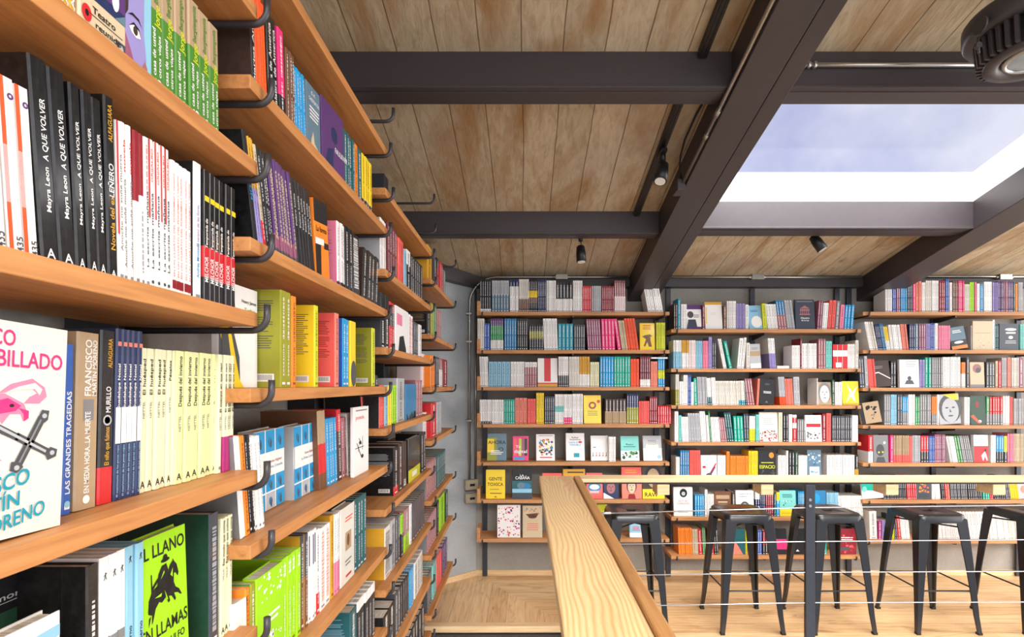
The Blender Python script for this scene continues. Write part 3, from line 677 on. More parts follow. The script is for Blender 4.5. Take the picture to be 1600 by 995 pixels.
class Row:
    """one row of books on a board. wall 'L' (side wall, spines face +X) or 'B' (back wall, spines face -Y)"""
    def __init__(s, wall, top, name, plane, conv=None, depth=.135, near=False):
        s.wall, s.top, s.name, s.plane, s.depth, s.near = wall, top+.0006, name, plane, depth, near
        s.conv = conv; s.used = {}; s.n = 0; s.rnd = random.Random(hash(name) % 1000 if False else sum(map(ord, name)))
        s.lab = []
    def along(s, px, dep=0):
        if s.conv: px = s.conv[0]+px/s.conv[2]
        if s.wall == 'L': return (dep-s.plane)*F/(VX-px)          # depth of the spine plane point seen at px
        return (px-VX)*(s.plane+dep)/F
    def height(s, px, ypx, dep=0):
        if s.conv: px, ypx = s.conv[0]+px/s.conv[2], s.conv[1]+ypx/s.conv[2]
        if s.wall == 'L': k = (VX-px)/(dep-s.plane)
        else: k = F/(s.plane+dep)
        return (VY-ypx)/k+EYE-s.top
    def base(s, a, dep=0):
        if s.wall == 'L': return Matrix.Translation((s.plane-dep, a, s.top)) @ Matrix.Rotation(math.pi/2, 4, 'Z')
        return Matrix.Translation((a, s.plane+dep, s.top))
    def uniq(s, d):
        if d not in s.used: s.used[d] = 1; return d
        s.used[d] += 1
        prev = s.last if s.last and s.last != d else None
        short = (prev or '').split(' and ')[0].split(' with ')[0].replace(' paperback', '').replace(' book', '')
        q = d+' beside '+short+' ones' if prev else 'other '+d
        k = q; i = 2
        while k in s.used: k = ('further ' * (i-1))+q; i += 1
        s.used[k] = 1; return k
    last = None
    def S(s, x0, x1, n, ytop, col, tilt=0, desc=None, h=None, dep=0, **o):
        """n spines between x0 and x1 (at the board), top edge at ytop"""
        if x0 > x1: x0, x1 = x1, x0
        a0, a1 = s.along(x0, dep), s.along(x1, dep)
        H = h if h else s.height((x0+x1)/2, ytop, dep)
        th = D(tilt); H = max(.08, min(.262, H/max(.8, math.cos(th))))
        pitch = (a1-a0)/n; T = pitch*math.cos(th)*.935
        if T < .004: T = .004
        d = desc or desc_of(col, T, False); sh = d; d = s.uniq(d); s.last = sh
        Dp = o.get('D', s.depth)
        key = (s.name, s.n); s.n += 1
        for i in range(n):
            jit = 0 if n == 1 else s.rnd.uniform(-.0025, .0025)
            lean = th
            M = s.base(a0+pitch*i, dep+.004+jit) @ Matrix.Rotation(-lean, 4, 'Y') @ Matrix.Translation((T/2, 0, 0))
            if lean < 0: M = s.base(a0+pitch*(i+1), dep+.004+jit) @ Matrix.Rotation(-lean, 4, 'Y') @ Matrix.Translation((-T/2, 0, 0))
            if n > 1: lb = f"{ORD[i]} of {NUM[n-1]}: {d}, {s.name}"
            else: lb = f"{d}, {s.name}"
            reg(dict(col=col, **o), M, T, Dp, H, lb, False, s.name, s.near, key)
    def Lie(s, x0, x1, T, col, desc, z=0):
        a0, a1 = s.along(x0), s.along(x1)
        M = s.base(a0, .004) @ Matrix.Translation((0, 0, z)) @ Matrix.Rotation(math.pi/2, 4, 'Y') @ Matrix.Translation((-T/2, 0, 0))
        key = (s.name, s.n); s.n += 1
        reg(dict(col=col, lines=()), M, T, s.depth, a1-a0, f"{desc}, {s.name}", False, s.name, s.near, key)
    def Fc(s, x0, x1, ytop, col, desc, art, tilt=0, back=10, yaw=0, h=None, T=.018, dep=0, W=None, **o):
        """a book standing face out, leaning back a little"""
        a0, a1 = s.along(x0, dep), s.along(x1, dep); Wd = W or abs(a1-a0); a0 = a1-Wd
        H = h if h else s.height((x0+x1)/2, ytop, dep)
        bk = D(back); H = min(.30, H/math.cos(bk))
        M = s.base((a0+a1)/2, dep+.003) @ Matrix.Rotation(D(yaw), 4, 'Z') @ Matrix.Rotation(-bk, 4, 'X') @ Matrix.Rotation(-D(tilt), 4, 'Y')
        ex = Wd/2*math.sin(abs(D(tilt))) + T*math.sin(bk)
        M = Matrix.Translation((0, 0, ex)) @ M
        key = (s.name, s.n); s.n += 1; s.last = desc.split(' with ')[0]
        reg(dict(col=col, art=art, **o), M, T, Wd, H, f"{desc}, {s.name}", True, s.name, s.near, key)
# ---- side wall, first bay
A = 'top row, first side bay'; PL = -.54
r = Row('L', 2.027, A, PL, near=True)
r.S(85, 106, 3, 0, 'go', 4, 'golden paperback with white lettering', h=.21, ink='w', lines=((.05, .9, .5),))
r.S(106, 127, 2, 0, 'go', 4, 'golden book with white capitals', h=.21, art=[('t', 'SALVADOR', 0, .3, .45, .6, 'w')], lines=())
r.Fc(127, 239, 0, 'be', 'face-out theatre book with a half face in blue and purple', [
 ('r', .10, .24, .60, 1, 'nv'), ('r', .30, .30, .60, .6, 'pu', 2), ('p', [(.12, .42), (.24, .40), (.30, .30), (.12, .28)], 'sb', 2), ('d', .46, .34, .05, .06, 'w', 3), ('d', .38, .44, .10, .03, 'lil', 3), ('p', [(.45, .24), (.60, .24), (.60, .3)], 'bg', 3),
 ('r', .60, .0, 1, 1, 'lil'), ('p', [(.60, 0), (.60, .22), (.70, .12), (.78, .0)], 'pl', 2), ('p', [(.86, .0), (1, .0), (1, 1), (.90, 1), (.88, .3), (.92, .15)], 'lb', 2), ('p', [(.60, .7), (.60, .32), (.64, .36), (.66, .7)], 'bn', 3),
 ('p', [(.63, .335), (.70, .365), (.80, .36), (.85, .32), (.80, .345), (.70, .35)], 'k', 4), ('p', [(.65, .27), (.72, .305), (.80, .29), (.83, .25), (.76, .235), (.69, .245)], 'w', 4), ('d', .745, .272, .035, .026, 'bn', 5), ('p', [(.65, .275), (.72, .315), (.80, .30), (.84, .25), (.80, .285), (.72, .30)], 'k', 5), ('p', [(.84, .08), (.90, .14), (.94, .10), (.90, .05)], 'ro', 3), ('p', [(.82, .0), (.96, .03), (.97, .0)], 'mr', 4),
 ('d', .09, .14, .06, .045, 'rd', 3), ('d', .09, .14, .022, .018, 'k', 4), ('t', 'Teatro', .31, .185, .30, .036, 'k', 3), ('t', 'reunido', .37, .115, .34, .034, 'k', 3), ('r', .12, .150, .56, .154, 'k', 3),
 ('p', [(.18, .045), (.22, .085), (.38, .035), (.38, .0), (.30, .0)], 'k', 3), ('r', .48, .02, .60, .13, 'dg', 2), ('d', .54, .08, .035, .035, 'lg', 3)],
 back=0, h=.235, T=.02)
r.S(240, 348, 6, 54, 'tn38fg', 1.5, 'green and tan paperback', h=.198, art=[('t', 'La casa de usted', -.22, .27, .42, .26, 'w'), ('t', 'y otros viajes', .2, .27, .36, .22, 'w'), ('t', 'Jorge', .05, .58, .17, .42, 'yg'), ('t', 'Ibargüengoitia', 0, .82, .30, .34, 'fg'), ('d', -.2, .07, .16, 'w'), ('d', .15, .05, .18, 'w'), ('d', .1, .10, .12, 'w')], lines=(), foot=0)
A = 'second row, first side bay'
r = Row('L', 1.737, A, -.545, near=True)
oa = [('r', .0-.5, 0, -.5+.28, 1, 'ored'), ('r', -.5, .30, -.22, .62, 'lg'), ('t', '435', .18, .07, .09, .42, 'dg'), ('d', .16, .90, .20, 'pu'), ('d', .16, .90, .09, 'w')]
r.S(-110, 20, 3, 105, 'w', 4, 'white and orange numbered book', h=.186, art=oa+[('r', .04, .3, .2, .7, 'wr')], lines=(), foot=0)
r.S(20, 69, 2, 122, 'w', 4, 'white paperback with orange edge, numbered 435', h=.186, art=oa+[('r', .04, .3, .2, .7, 'wr')], lines=(), foot=0)
va = [('t', 'Mayra Leon', .05, .37, .22, .26, 'w'), ('t', 'A QUE VOLVER', .05, .66, .30, .30, 'w')]
va += [('th', 'A', 0, .055, .5, .05, 'w')]
r.S(70, 126, 2, 97, 'k', 4.5, 'thick black wrapped book with white title', h=.228, art=va, lines=(), foot=0, wrap=1, D=.15)
r.S(126, 175, 3, 128, 'k', 3, 'black wrapped book with white title', h=.227, art=va, lines=(), foot=0, wrap=1, D=.15)
r.S(175, 191, 1, 149, 'k', 2, 'taller black wrapped book with gold lettering', h=.241, art=[('t', 'ALFAGUARA', 0, .86, .20, .42, 'go'), ('t', 'LEÑERO', 0, .55, .18, .5, 'w'), ('t', 'Novela del ex', 0, .32, .3, .45, 'go'), ('th', 'A', 0, .04, .5, .04, 'w')], lines=(), foot=0, wrap=1, D=.16)
r.S(191, 200, 1, 184, 'w', 1.5, 'white paperback with a red edge strip', h=.218, art=[('r', -.5, .3, -.2, 1, 'rd'), ('t', 'Anoche me soñé muerta', .12, .5, .6, .45, 'g')], lines=())
r.S(200, 216, 2, 190, 'w', 1.5, 'white paperback with small red and grey lettering', h=.221, art=[('t', 'Anoche me soñé muerta', .1, .38, .55, .45, 'g'), ('t', 'novela', .1, .8, .2, .4, 'rd')], lines=())
r.S(216, 225, 1, 202, 'dr45wr', 1, 'white paperback with deep red upper half', h=.22, lines=())
r.S(225, 232, 1, 208, 'dr40w', 1, 'narrow white and red paperback', h=.22, lines=((.1, .5, .4),))
r.S(232, 240, 1, 212, 'w', 1, 'slim white paperback of the leftover pair', h=.22, art=[('t', 'La escrita mañana', 0, .40, .5, .4, 'dg')], lines=((.6, .95, .3),), ink='co')
r.S(240, 272, 4, 222, 'w', 1, 'white paperback with a thin red upper strip', h=.222, art=[('r', -.5, .48, -.22, 1, 'rd'), ('t', 'La escrita mañana', .1, .40, .5, .45, 'dg'), ('t', 'GRIJALBO', .1, .83, .22, .34, 'co'), ('d', .05, .06, .25, 'dg')], lines=(), foot=0)
r.S(272, 306, 5, 268, 'w', .5, 'white paperback with small red foot mark', h=.211, art=[('t', 'EN UN CUARTO DEL FONDO', 0, .42, .55, .35, 'sa'), ('t', 'VIDAS Y TALENTO', 0, .78, .25, .3, 'sa'), ('r', -.45, .055, .45, .12, 'dr')], lines=(), foot=0)
r.S(307, 319, 1, 251, 'w', 0, 'tall white book with thin blue lettering', h=.233, D=.16, side='dk', art=[('t', 'El verano de las flores', 0, .55, .3, .35, 'lil'), ('t', 'Andrés Montero', 0, .3, .25, .35, 'cy')], lines=())
ma = [('t', 'MELCHOR', 0, .26, .19, .62, 'w'), ('t', 'Temporada de', 0, .53, .22, .45, 'w'), ('r', -.3, .77, .5, .81, 'ye'), ('r', -.46, 0, -.38, 1, 'lg')]
r.S(320, 370, 6, 280, 'k57rd80dk', 0, 'black wrapped paperback with a red band', h=.229, art=ma, lines=(), foot=0, wrap=1)
A = 'third row, first side bay'
r = Row('L', 1.435, A, -.573, near=True)
eag = [('p', [(.0, .80), (.18, .79), (.34, .76), (.42, .72), (.36, .70), (.46, .69), (.40, .66), (.52, .665), (.66, .62), (.70, .565), (.66, .535), (.64, .57), (.56, .57), (.50, .52), (.42, .50), (.30, .49), (.0, .47)], 'pk', 2),
 ('p', [(.46, .66), (.56, .71), (.72, .74), (.82, .70), (.84, .655), (.78, .62), (.66, .62), (.70, .65), (.76, .67), (.70, .70), (.58, .68)], 'pk', 2), ('p', [(.52, .67), (.62, .70), (.74, .72), (.80, .69), (.78, .66), (.74, .69), (.62, .685)], 'ow', 3),
 ('p', [(.40, .62), (.54, .645), (.64, .61), (.60, .585), (.46, .57)], 'hp', 3), ('d', .57, .61, .018, .008, 'k', 4), ('p', [(.62, .60), (.70, .585), (.70, .55), (.665, .535), (.66, .57)], 'hp', 3),
 ('p', [(.0, .40), (.36, .44), (.52, .36), (.46, .355), (.50, .31), (.42, .32), (.44, .27), (.35, .30), (.34, .24), (.26, .28), (.20, .22), (.14, .28), (.0, .24)], 'pk', 2)]
for q in range(8): eag.append(('p', [(.03+.05*q, .77-.010*q), (.042+.05*q, .77-.010*q), (.10+.045*q, .60-.004*q), (.085+.045*q, .60-.004*q)], 'hp', 3)); eag.append(('p', [(.05+.05*q, .41), (.065+.05*q, .41), (.075+.05*q, .29), (.06+.05*q, .29)], 'hp', 3))
for q in range(5): eag.append(('p', [(.30+.04*q, .56), (.31+.04*q, .56), (.36+.04*q, .51), (.345+.04*q, .51)], 'ow', 3))
crs = [('p', [(.46, .495), (.62, .445), (.635, .475), (.475, .53)], 'dg', 5), ('p', [(.60, .45), (.86, .36), (.875, .395), (.62, .485)], 'dg', 5), ('p', [(.60, .34), (.66, .325), (.835, .545), (.775, .56)], 'dg', 5),
 ('p', [(.77, .55), (.80, .59), (.86, .585), (.85, .54), (.82, .525)], 'dg', 6), ('p', [(.58, .35), (.57, .31), (.62, .295), (.67, .32), (.65, .345)], 'dg', 6), ('p', [(.84, .37), (.86, .34), (.93, .355), (.94, .39), (.88, .405)], 'dg', 6),
 ('d', .82, .56, .02, .012, 'lg', 7), ('d', .62, .32, .02, .012, 'lg', 7), ('d', .895, .375, .02, .012, 'lg', 7), ('p', [(.48, .505), (.84, .378), (.845, .39), (.485, .518)], 'lg', 7), ('p', [(.63, .345), (.645, .342), (.80, .54), (.785, .544)], 'g', 7),
 ('p', [(.0, .56), (.30, .50), (.46, .50), (.48, .53), (.40, .57), (.30, .545), (.0, .60)], 'aq', 4), ('p', [(.36, .49), (.47, .49), (.49, .54), (.42, .585)], 'tl', 5)]
r.Fc(-60, 98, 515, 'ow', 'large white book with pink eagle and grey cross', eag+crs+[
 ('t', 'MÉXICO', .365, .925, .43, .075, 'hp', 3), ('t', 'ACRIBILLADO', .56, .83, .80, .078, 'hp', 3), ('t', 'FRANCISCO', .36, .235, .72, .075, 'tl', 8, .20), ('t', 'MARTÍN', .41, .150, .48, .07, 'tl', 8, .20), ('t', 'MORENO', .60, .085, .50, .07, 'tl', 8, .20)],
 tilt=-2.5, back=0, h=.228, W=.15, T=.02, dep=-.034)
r.S(100, 116, 1, 560, 'bl', -1.5, 'blue book peeking out behind the big white cover', h=.215, art=[('t', 'LAS GRANDES TRAGEDIAS', 0, .42, .6, .5, 'w'), ('d', 0, .06, .3, 'lb')], lines=(), wrap=1)
r.S(118, 155, 1, 522, 'tn', -1.5, 'thick brown wrapped book titled with white capitals', h=.232, art=[('t', 'FRANCISCO', -.02, .80, .32, .30, 'w'), ('t', 'MARTIN MORENO', .27, .80, .32, .20, 'w'), ('t', 'EN MEDIA HORA...LA MUERTE', 0, .32, .46, .24, 'w'), ('d', 0, .055, .16, 'w'), ('r', -.2, .50, .28, .62, 'g')], lines=(), foot=0, wrap=1, D=.15)
r.S(156, 180, 1, 518, 'dk79rd', -1.5, 'thick black wrapped book with a red foot', h=.238, art=[('t', 'ALFAGUARA', .12, .87, .17, .3, 'go'), ('t', 'MURILLO', .05, .60, .15, .34, 'w'), ('d', 0, .48, .3, 'lg'), ('d', 0, .48, .2, 'dk'), ('t', 'El niño que fuimos', 0, .33, .22, .32, 'go')], lines=(), foot=0, wrap=1, D=.15)
ga = [('t', 'Guadalupe Nettel', 0, .66, .27, .48, 'w'), ('r', -.5, .33, .5, .54, 'w'), ('t', 'El matrimonio de los peces rojos', 0, .17, .30, .36, 'lb'), ('r', -.3, .90, .4, .925, 'sa')]
r.S(181, 222, 5, 518, 'nv', -1.5, 'dark blue paperback with a white band', h=.243, art=ga, lines=(), foot=0, wrap=1)
r.S(222, 262, 4, 543, 'cr', -1.5, 'cream paperback with black italic title', h=.219, art=[('t', 'El huésped', 0, .80, .25, .45, 'k'), ('t', 'NETTEL', 0, .57, .12, .3, 'g'), ('th', 'A', 0, .055, .7, .05, 'k')], lines=(), foot=0)
r.S(262, 276, 2, 545, 'cr', -1.5, 'cream paperback with a short italic title', h=.219, art=[('t', 'Pétalos', 0, .85, .15, .5, 'k'), ('t', 'NETTEL', 0, .6, .12, .3, 'g'), ('th', 'A', 0, .055, .7, .05, 'k')], lines=(), foot=0)
r.S(276, 343, 6, 548, 'pcr', -1.5, 'pale yellow-green paperback with black italic title', h=.219, art=[('t', 'Después del invierno', -.02, .77, .38, .45, 'k'), ('t', 'NETTEL', 0, .45, .12, .3, 'g'), ('th', 'A', 0, .055, .6, .05, 'k')], lines=(), foot=0, dep=-.006)
ea = [('t', 'El cuerpo en que nací', 0, .72, .42, .5, 'k'), ('t', 'NETTEL', 0, .42, .12, .36, 'g')]
r.S(343, 349, 1, 553, 'cr', -1.5, 'slim cream paperback before the magenta feet', h=.219, art=ea, lines=(), dep=-.013)
r.S(350, 360, 2, 553, 'cr70mg', -1.5, 'slim cream paperback with a magenta foot', h=.219, art=ea, lines=(), foot=0, dep=-.013)
r.S(360, 369, 2, 554, 'cr70mg', -1.5, 'end cream paperback with a magenta foot', h=.219, art=ea, lines=(), foot=0, dep=-.013)
A = 'bottom row, first side bay'
r = Row('L', 1.135, A, -.552, near=True)
r.Fc(-150, 78, 0, 'k', 'black cover lettered memoria with a green picture', [('t', 'la memoria', .55, .88, .55, .035, 'lg'), ('r', 0, .845, .95, .849, 'lg'), ('r', .0, .30, .95, .80, 'dgn'), ('r', .0, .30, .93, .55, 'ol'), ('t', 'LA', .6, .5, .5, .18, 'k', 4)], back=0, h=.228, W=.155, dep=.09, T=.02)
r.Fc(-90, 97, 0, 'w', 'white wrapped cover at the very bottom edge with blue lettering', [('t', 'UT', .78, .78, .30, .06, 'nv', 3), ('p', [(0, .7), (.6, .9), (1, .92), (1, .85), (.5, .8), (0, .6)], 'lb', 2)], back=0, h=.195, T=.022, wrap=1, W=.17)
r.S(104, 122, 1, 0, 'k', 0, 'black book set back behind the white wrapped cover', h=.228, dep=.03)
r.S(141, 161, 1, 885, 'dk', 0, 'black wrapped book lettered in white', h=.232, side='k', art=[('t', 'MEMORIA', 0, .2, .3, .4, 'w')], lines=((.4, .8, .3),), wrap=1)
wa = [('fig', 0, .89, .5, 'k'), ('t', 'José Saturnino Febles', 0, .32, .33, .38, 'w')]
r.S(161, 203, 3, 868, 'w46g', 0, 'white and grey paperback with black figure', h=.236, art=wa, lines=(), foot=0)
r.S(203, 229, 2, 857, 'lb', 0, 'light blue paperback with a small black figure', h=.236, art=[('fig', 0, .92, .45, 'k'), ('t', 'Flor del invierno', 0, .36, .32, .42, 'k')], lines=(), foot=0)
hors = [('p', [(.10, .52), (.12, .60), (.20, .655), (.34, .675), (.44, .665), (.52, .70), (.60, .765), (.66, .785), (.68, .80), (.70, .78), (.76, .75), (.80, .69), (.78, .665), (.72, .70), (.69, .695), (.68, .64), (.72, .60), (.80, .575), (.86, .53), (.83, .53), (.76, .555), (.68, .565), (.72, .52), (.69, .51), (.62, .555), (.50, .57), (.40, .545), (.34, .56), (.26, .53), (.20, .46), (.17, .44), (.18, .50)], 'k', 3),
 ('p', [(.30, .66), (.34, .74), (.42, .785), (.52, .79), (.56, .74), (.50, .68), (.42, .64)], 'k', 4), ('d', .50, .815, .10, .014, 'k', 4), ('d', .50, .83, .05, .024, 'k', 4), ('p', [(.18, .62), (.205, .62), (.20, .76), (.18, .76)], 'k', 4), ('p', [(.20, .655), (.34, .70), (.32, .72), (.19, .675)], 'k', 4), ('p', [(.44, .63), (.54, .52), (.58, .53), (.50, .64)], 'k', 4),
 ('p', [(.38, .70), (.46, .75), (.47, .735)], 'lm', 5), ('p', [(.46, .62), (.53, .55), (.50, .545)], 'lm', 5), ('p', [(.24, .60), (.40, .61), (.38, .59)], 'lm', 5), ('p', [(.60, .70), (.66, .74), (.65, .68)], 'lm', 5), ('p', [(.16, .50), (.13, .46), (.10, .43), (.115, .49)], 'k', 3)]
r.Fc(231, 299, 850, 'lm', 'lime green face-out book with a black horse rider', hors+[('t', 'EL LLANO', .45, .905, 1.02, .085, 'k', 3), ('t', 'EN LLAMAS', .46, .385, 1.04, .085, 'k', 3), ('t', 'JUAN RULFO', .5, .27, .8, .05, 'k', 3)], back=2, h=.233, T=.02)
r.S(331, 346, 1, 812, 'sl', 0, 'dark wrapped book with dark green cover', h=.234, side='dgn', D=.16, wrap=1, lines=((.1, .9, .5),), ink='lg')
r.S(347, 367, 3, 806, 'cr', -1, 'off-white paperback with black italic title', h=.217, art=[('t', 'Ese modo que colma', 0, .79, .38, .5, 'k'), ('t', 'VILLA', 0, .52, .1, .3, 'g'), ('th', 'A', 0, .055, .7, .05, 'k')], lines=(), foot=0)
# ---- side wall, second bay
A = 'top row, second side bay'
r = Row('L', 2.182, A, -.54, near=True)
r.S(399, 405, 1, 0, 'k', 5, 'black book with white lettering', h=.205, art=[('t', 'Diarios Amistad', 0, .5, .8, .5, 'w')], lines=(), D=.16, side='bn')
r.S(405, 423, 3, 0, 'ored', 5, 'orange-red paperback', h=.205, lines=((.1, .9, .2),), ink='go')
r.S(424, 440, 2, 28, 'k', 5, 'black paperback with white lettering', h=.205, art=[('t', 'Palabra de America', 0, .5, .8, .5, 'w')], lines=(), wrap=1)
r.S(441, 450, 1, 52, 'hp70dk', 4, 'magenta paperback with a dark foot', h=.205)
r.S(452, 465, 3, 92, 'br', 3, 'brown paperback', h=.185)
r.S(466, 481, 4, 110, 'cy', 5, 'bright blue paperback', h=.172)
r.Fc(482, 503, 123, 'bg', 'blue-grey face-out book with a tiny cream figure', [('t', 'G. K.', .5, .90, .3, .05, 'w'), ('t', 'CHESTERTON', .55, .80, .75, .05, 'w'), ('p', [(.25, .0), (.3, .22), (.45, .36), (.55, .2), (.8, .15), (.85, 0)], 'be'), ('lines', .2, .5, .9, .7, 4, 'w')], back=0, h=.174, tilt=3, T=.02)
r.Fc(506, 540, 164, 'pu', 'purple face-out book with bold white capitals', [('t', 'FAULKNER', .86, .42, .60, .08, 'w', 3), ('d', .55, .62, .14, .12, 'nv', 2), ('p', [(.1, .05), (.25, .35), (.5, .42), (.45, .1)], 'nv', 2)], back=0, h=.19, tilt=4, T=.022)
r.S(542, 557, 4, 217, 'dt', 3, 'dull teal paperback', h=.188)
r.S(557, 562, 1, 228, 'or_', 3, 'orange paperback between dull teal ones', h=.188)
r.S(562, 568, 1, 235, 'dt', 3, 'single dull teal paperback after the orange one', h=.188)
r.S(569, 583, 4, 250, 'ye78dk', 2, 'yellow paperback with a dark foot', h=.192)
A = 'second row, second side bay'
r = Row('L', 1.877, A, -.542, near=True)
r.S(402, 408, 1, 0, 'dk', 13, 'black slanting book lettered in yellow, pink and blue', h=.215, side='k', art=[('t', 'OU', 0, .72, .12, .6, 'ye'), ('t', 'M', 0, .60, .09, .6, 'hp'), ('t', 'NO', 0, .48, .12, .6, 'cy')], lines=(), D=.16)
r.S(408, 416, 3, 0, 'go45lil', 13, 'slanting paperback golden above and lilac below', h=.21)
r.S(416, 421, 1, 0, 'be70rd', 13, 'slanting paperback beige with a red foot', h=.205)
r.S(421, 434, 3, 0, 'dk', 13, 'slanting charcoal paperback', h=.205, wrap=1)
r.S(435, 468, 8, 260, 'pu75pl90dg', 13, 'slanting purple paperback with mottled spine', h=.208, ink='be', lines=((.2, .9, .6),), wrap=1)
r.S(469, 496, 6, 280, 'dk', 12, 'slanting black paperback with white title', h=.205, art=[('t', 'Pobre lucha', 0, .66, .35, .4, 'w')], lines=(), wrap=1)
r.Fc(497, 517, 310, 'or_', 'orange and black face-out book leaning', [('r', 0, .72, 1, 1, 'dk'), ('p', [(0, 0), (0, .46), (.42, .46), (.35, 0)], 'dk'), ('t', 'La forma', .5, .64, .8, .07, 'k'), ('r', 0, .44, .65, .52, 'w', 3), ('r', .65, .40, 1, .48, 'dk', 3)], back=0, h=.205, tilt=7, T=.012)
r.S(530, 542, 3, 350, 'w88dk', 2, 'white paperback with pink back cover', h=.198, side='pk', side_ink='ro', D=.15)
r.S(543, 553, 2, 352, 'k', 2, 'black paperback after the white ones', h=.205, wrap=1)
r.S(554, 565, 1, 366, 'dk', 4, 'black and white patterned book', h=.2, lines=((.15, .95, .8),), wrap=1)
r.S(568, 591, 4, 375, 'dk', -6, 'black wrapped paperback leaning away', h=.185, side='bn', wrap=1)
A = 'third row, second side bay'
r = Row('L', 1.592, A, -.54, near=True)
r.Fc(344, 404, 448, 'w', 'white face-out book with an old man in a yellow coat', [('p', [(0, 0), (0, .9), (.12, .85), (.3, .62), (.5, .3), (.52, 0)], 'dg', 3), ('d', .22, .78, .17, .13, 'ol', 3), ('p', [(.0, .55), (.12, .68), (.3, .5), (.5, .08), (.62, .0), (.3, 0)], 'ye', 4), ('p', [(.05, .5), (.2, .55), (.35, .05), (.1, .0)], 'dg', 5), ('t', 'Henry James', .76, .86, .40, .035, 'dg'), ('t', 'Turbio', .78, .78, .3, .04, 'ol'), ('lines', .6, .70, .98, .74, 2, 'g')], back=0, h=.212, dep=.05, T=.016)
r.S(441, 458, 2, 452, 'ol', 0, 'olive book', h=.218, side='ol', side_ink='dg', D=.15, ink='ow')
r.S(459, 466, 1, 470, 'or_', 0, 'narrow orange book', h=.214)
r.S(494, 500, 1, 474, 'yg', 0, 'yellow book with a bar code on its cover', h=.212, side='ye', side_ink='dg', D=.15)
r.S(526, 532, 1, 488, 'sa', 0, 'red-orange book with a bar code on its cover', h=.212, side='co', side_ink='dr', D=.15)
r.S(538, 548, 2, 499, 'cy', 0, 'bright blue book', h=.205, side='bl', D=.15)
r.Fc(549, 557, 510, 'ye', 'narrow strip of yellow portrait cover', [('d', .6, .2, .5, .2, 'dg')], back=0, h=.205, T=.012)
r.S(583, 588, 1, 512, 'yg', 0, 'olive yellow book with a bar code on its cover', h=.208, side='ol', side_ink='dg', D=.15)
A = 'fourth row, second side bay'
r = Row('L', 1.297, A, -.55, near=True)
r.S(380, 388, 1, 0, 'w', 7, 'white book with a grey side leaning behind the hook', h=.2, side='g', D=.16, plain=1)
r.S(388, 395, 1, 0, 'or_', 7, 'orange leaning book', h=.2)
r.S(395, 402, 2, 0, 'dk', 7, 'dark leaning paperback', h=.2)
r.S(402, 416, 3, 0, 'w', 7, 'white leaning paperback', h=.195, ink='lg')
ca = [('r', 0, .72, 1, .99, 'cy'), ('r', 0, .22, 1, .42, 'cy'), ('r', 0, 0, 1, .21, 'cy'), ('r', .32, .0, .35, 1, 'w', 2), ('r', .66, .0, .69, 1, 'w', 2), ('r', .02, .42, 1, .72, 'w', 4), ('r', 0, .205, 1, .225, 'w', 3), ('t', 'Dante Alighieri', .68, .60, .45, .035, 'dr', 5), ('t', 'La Divina Comedia', .62, .53, .62, .035, 'sb', 5), ('r', .35, 0, .66, .2, 'lg', 3)]
for q in range(3):
    for vv in (.85, .32, .1): ca.append(('d', .16+.34*q, vv, .06, .05, 'sb', 5)); ca.append(('d', .18+.34*q, vv-.03, .025, .05, 'dg', 6))
r.Fc(406, 446, 668, 'lg', 'blue and white illustrated box cover beside the hook', ca, back=0, h=.192, W=.145, dep=.062, tilt=1, T=.04)
r.Fc(457, 495, 663, 'lg', 'blue and white illustrated box cover beside brown books', ca, back=0, h=.192, W=.14, dep=.046, tilt=1, T=.04)
r.S(502, 513, 2, 645, 'tn42rd80br', 5, 'tall brown book with a red band', h=.226, dep=.028, side='br', D=.16, plain=1)
r.S(514, 530, 4, 664, 'cy', 4, 'bright blue leaning paperback', h=.2, dep=.028, ink='w')
r.S(531, 537, 1, 643, 'rd30bn', 4, 'red and dark leaning book', h=.222, dep=.028, D=.15)
r.S(538, 545, 2, 660, 'ro', 4, 'dusty rose leaning paperback', h=.195, dep=.028)
r.S(546, 554, 2, 652, 'w', 4, 'white leaning paperback beside the scribble cover', h=.205, dep=.028)
r.Fc(549, 577, 636, 'w', 'white face-out book with a black scribbled line drawing', [('t', 'poesía', .4, .85, .55, .06, 'sa'), ('lines', .1, .92, .95, .96, 1, 'g')]+[('p', [(.3+.25*math.cos(q*.7), .35+.14*math.sin(q*.7)), (.32+.25*math.cos(q*.7), .36+.14*math.sin(q*.7)), (.47+.2*math.cos(q*1.3+1), .42+.17*math.sin(q*1.3+1)), (.45+.2*math.cos(q*1.3+1), .41+.17*math.sin(q*1.3+1))], 'k', 3) for q in range(5)]+[('d', .42, .47, .06, .03, 'k', 4), ('d', .55, .26, .08, .03, 'k', 4)], back=0, h=.226, W=.16, yaw=0, T=.012)
A = 'fifth row, second side bay'
r = Row('L', .99, A, -.545, near=True)
r.S(364, 386, 1, 925, 'w', -3, 'thick white book behind the hook', h=.19, side='w', D=.16, plain=1)
r.S(387, 394, 1, 906, 'or_', 0, 'orange book beside the lime covers', h=.205, side='or_')
r.S(395, 402, 1, 902, 'ol', 0, 'olive green book beside the lime covers', h=.208, side='mn')
lima = [('mix', .05, .70, .95, .98, 22, ['w'], .05), ('mix', .1, .05, .95, .40, 26, ['w'], .05), ('lines', .4, .44, .9, .56, 2, 'w')]
r.Fc(403, 444, 880, 'lm', 'lime green face-out book scattered with white marks', lima, back=0, h=.21, T=.03)
r.S(445, 473, 4, 868, 'lm', 0, 'lime green paperback with white dots', h=.211, ink='w', lines=((.8, .95, .5), (.1, .6, .2)))
r.S(474, 484, 2, 838, 'sl45br', 0, 'slate and brown book', h=.234, wrap=1, side='go')
r.S(485, 497, 3, 830, 'w', 0, 'tall white book', h=.233, art=[('r', -.3, .62, .1, .95, 'nv')], lines=())
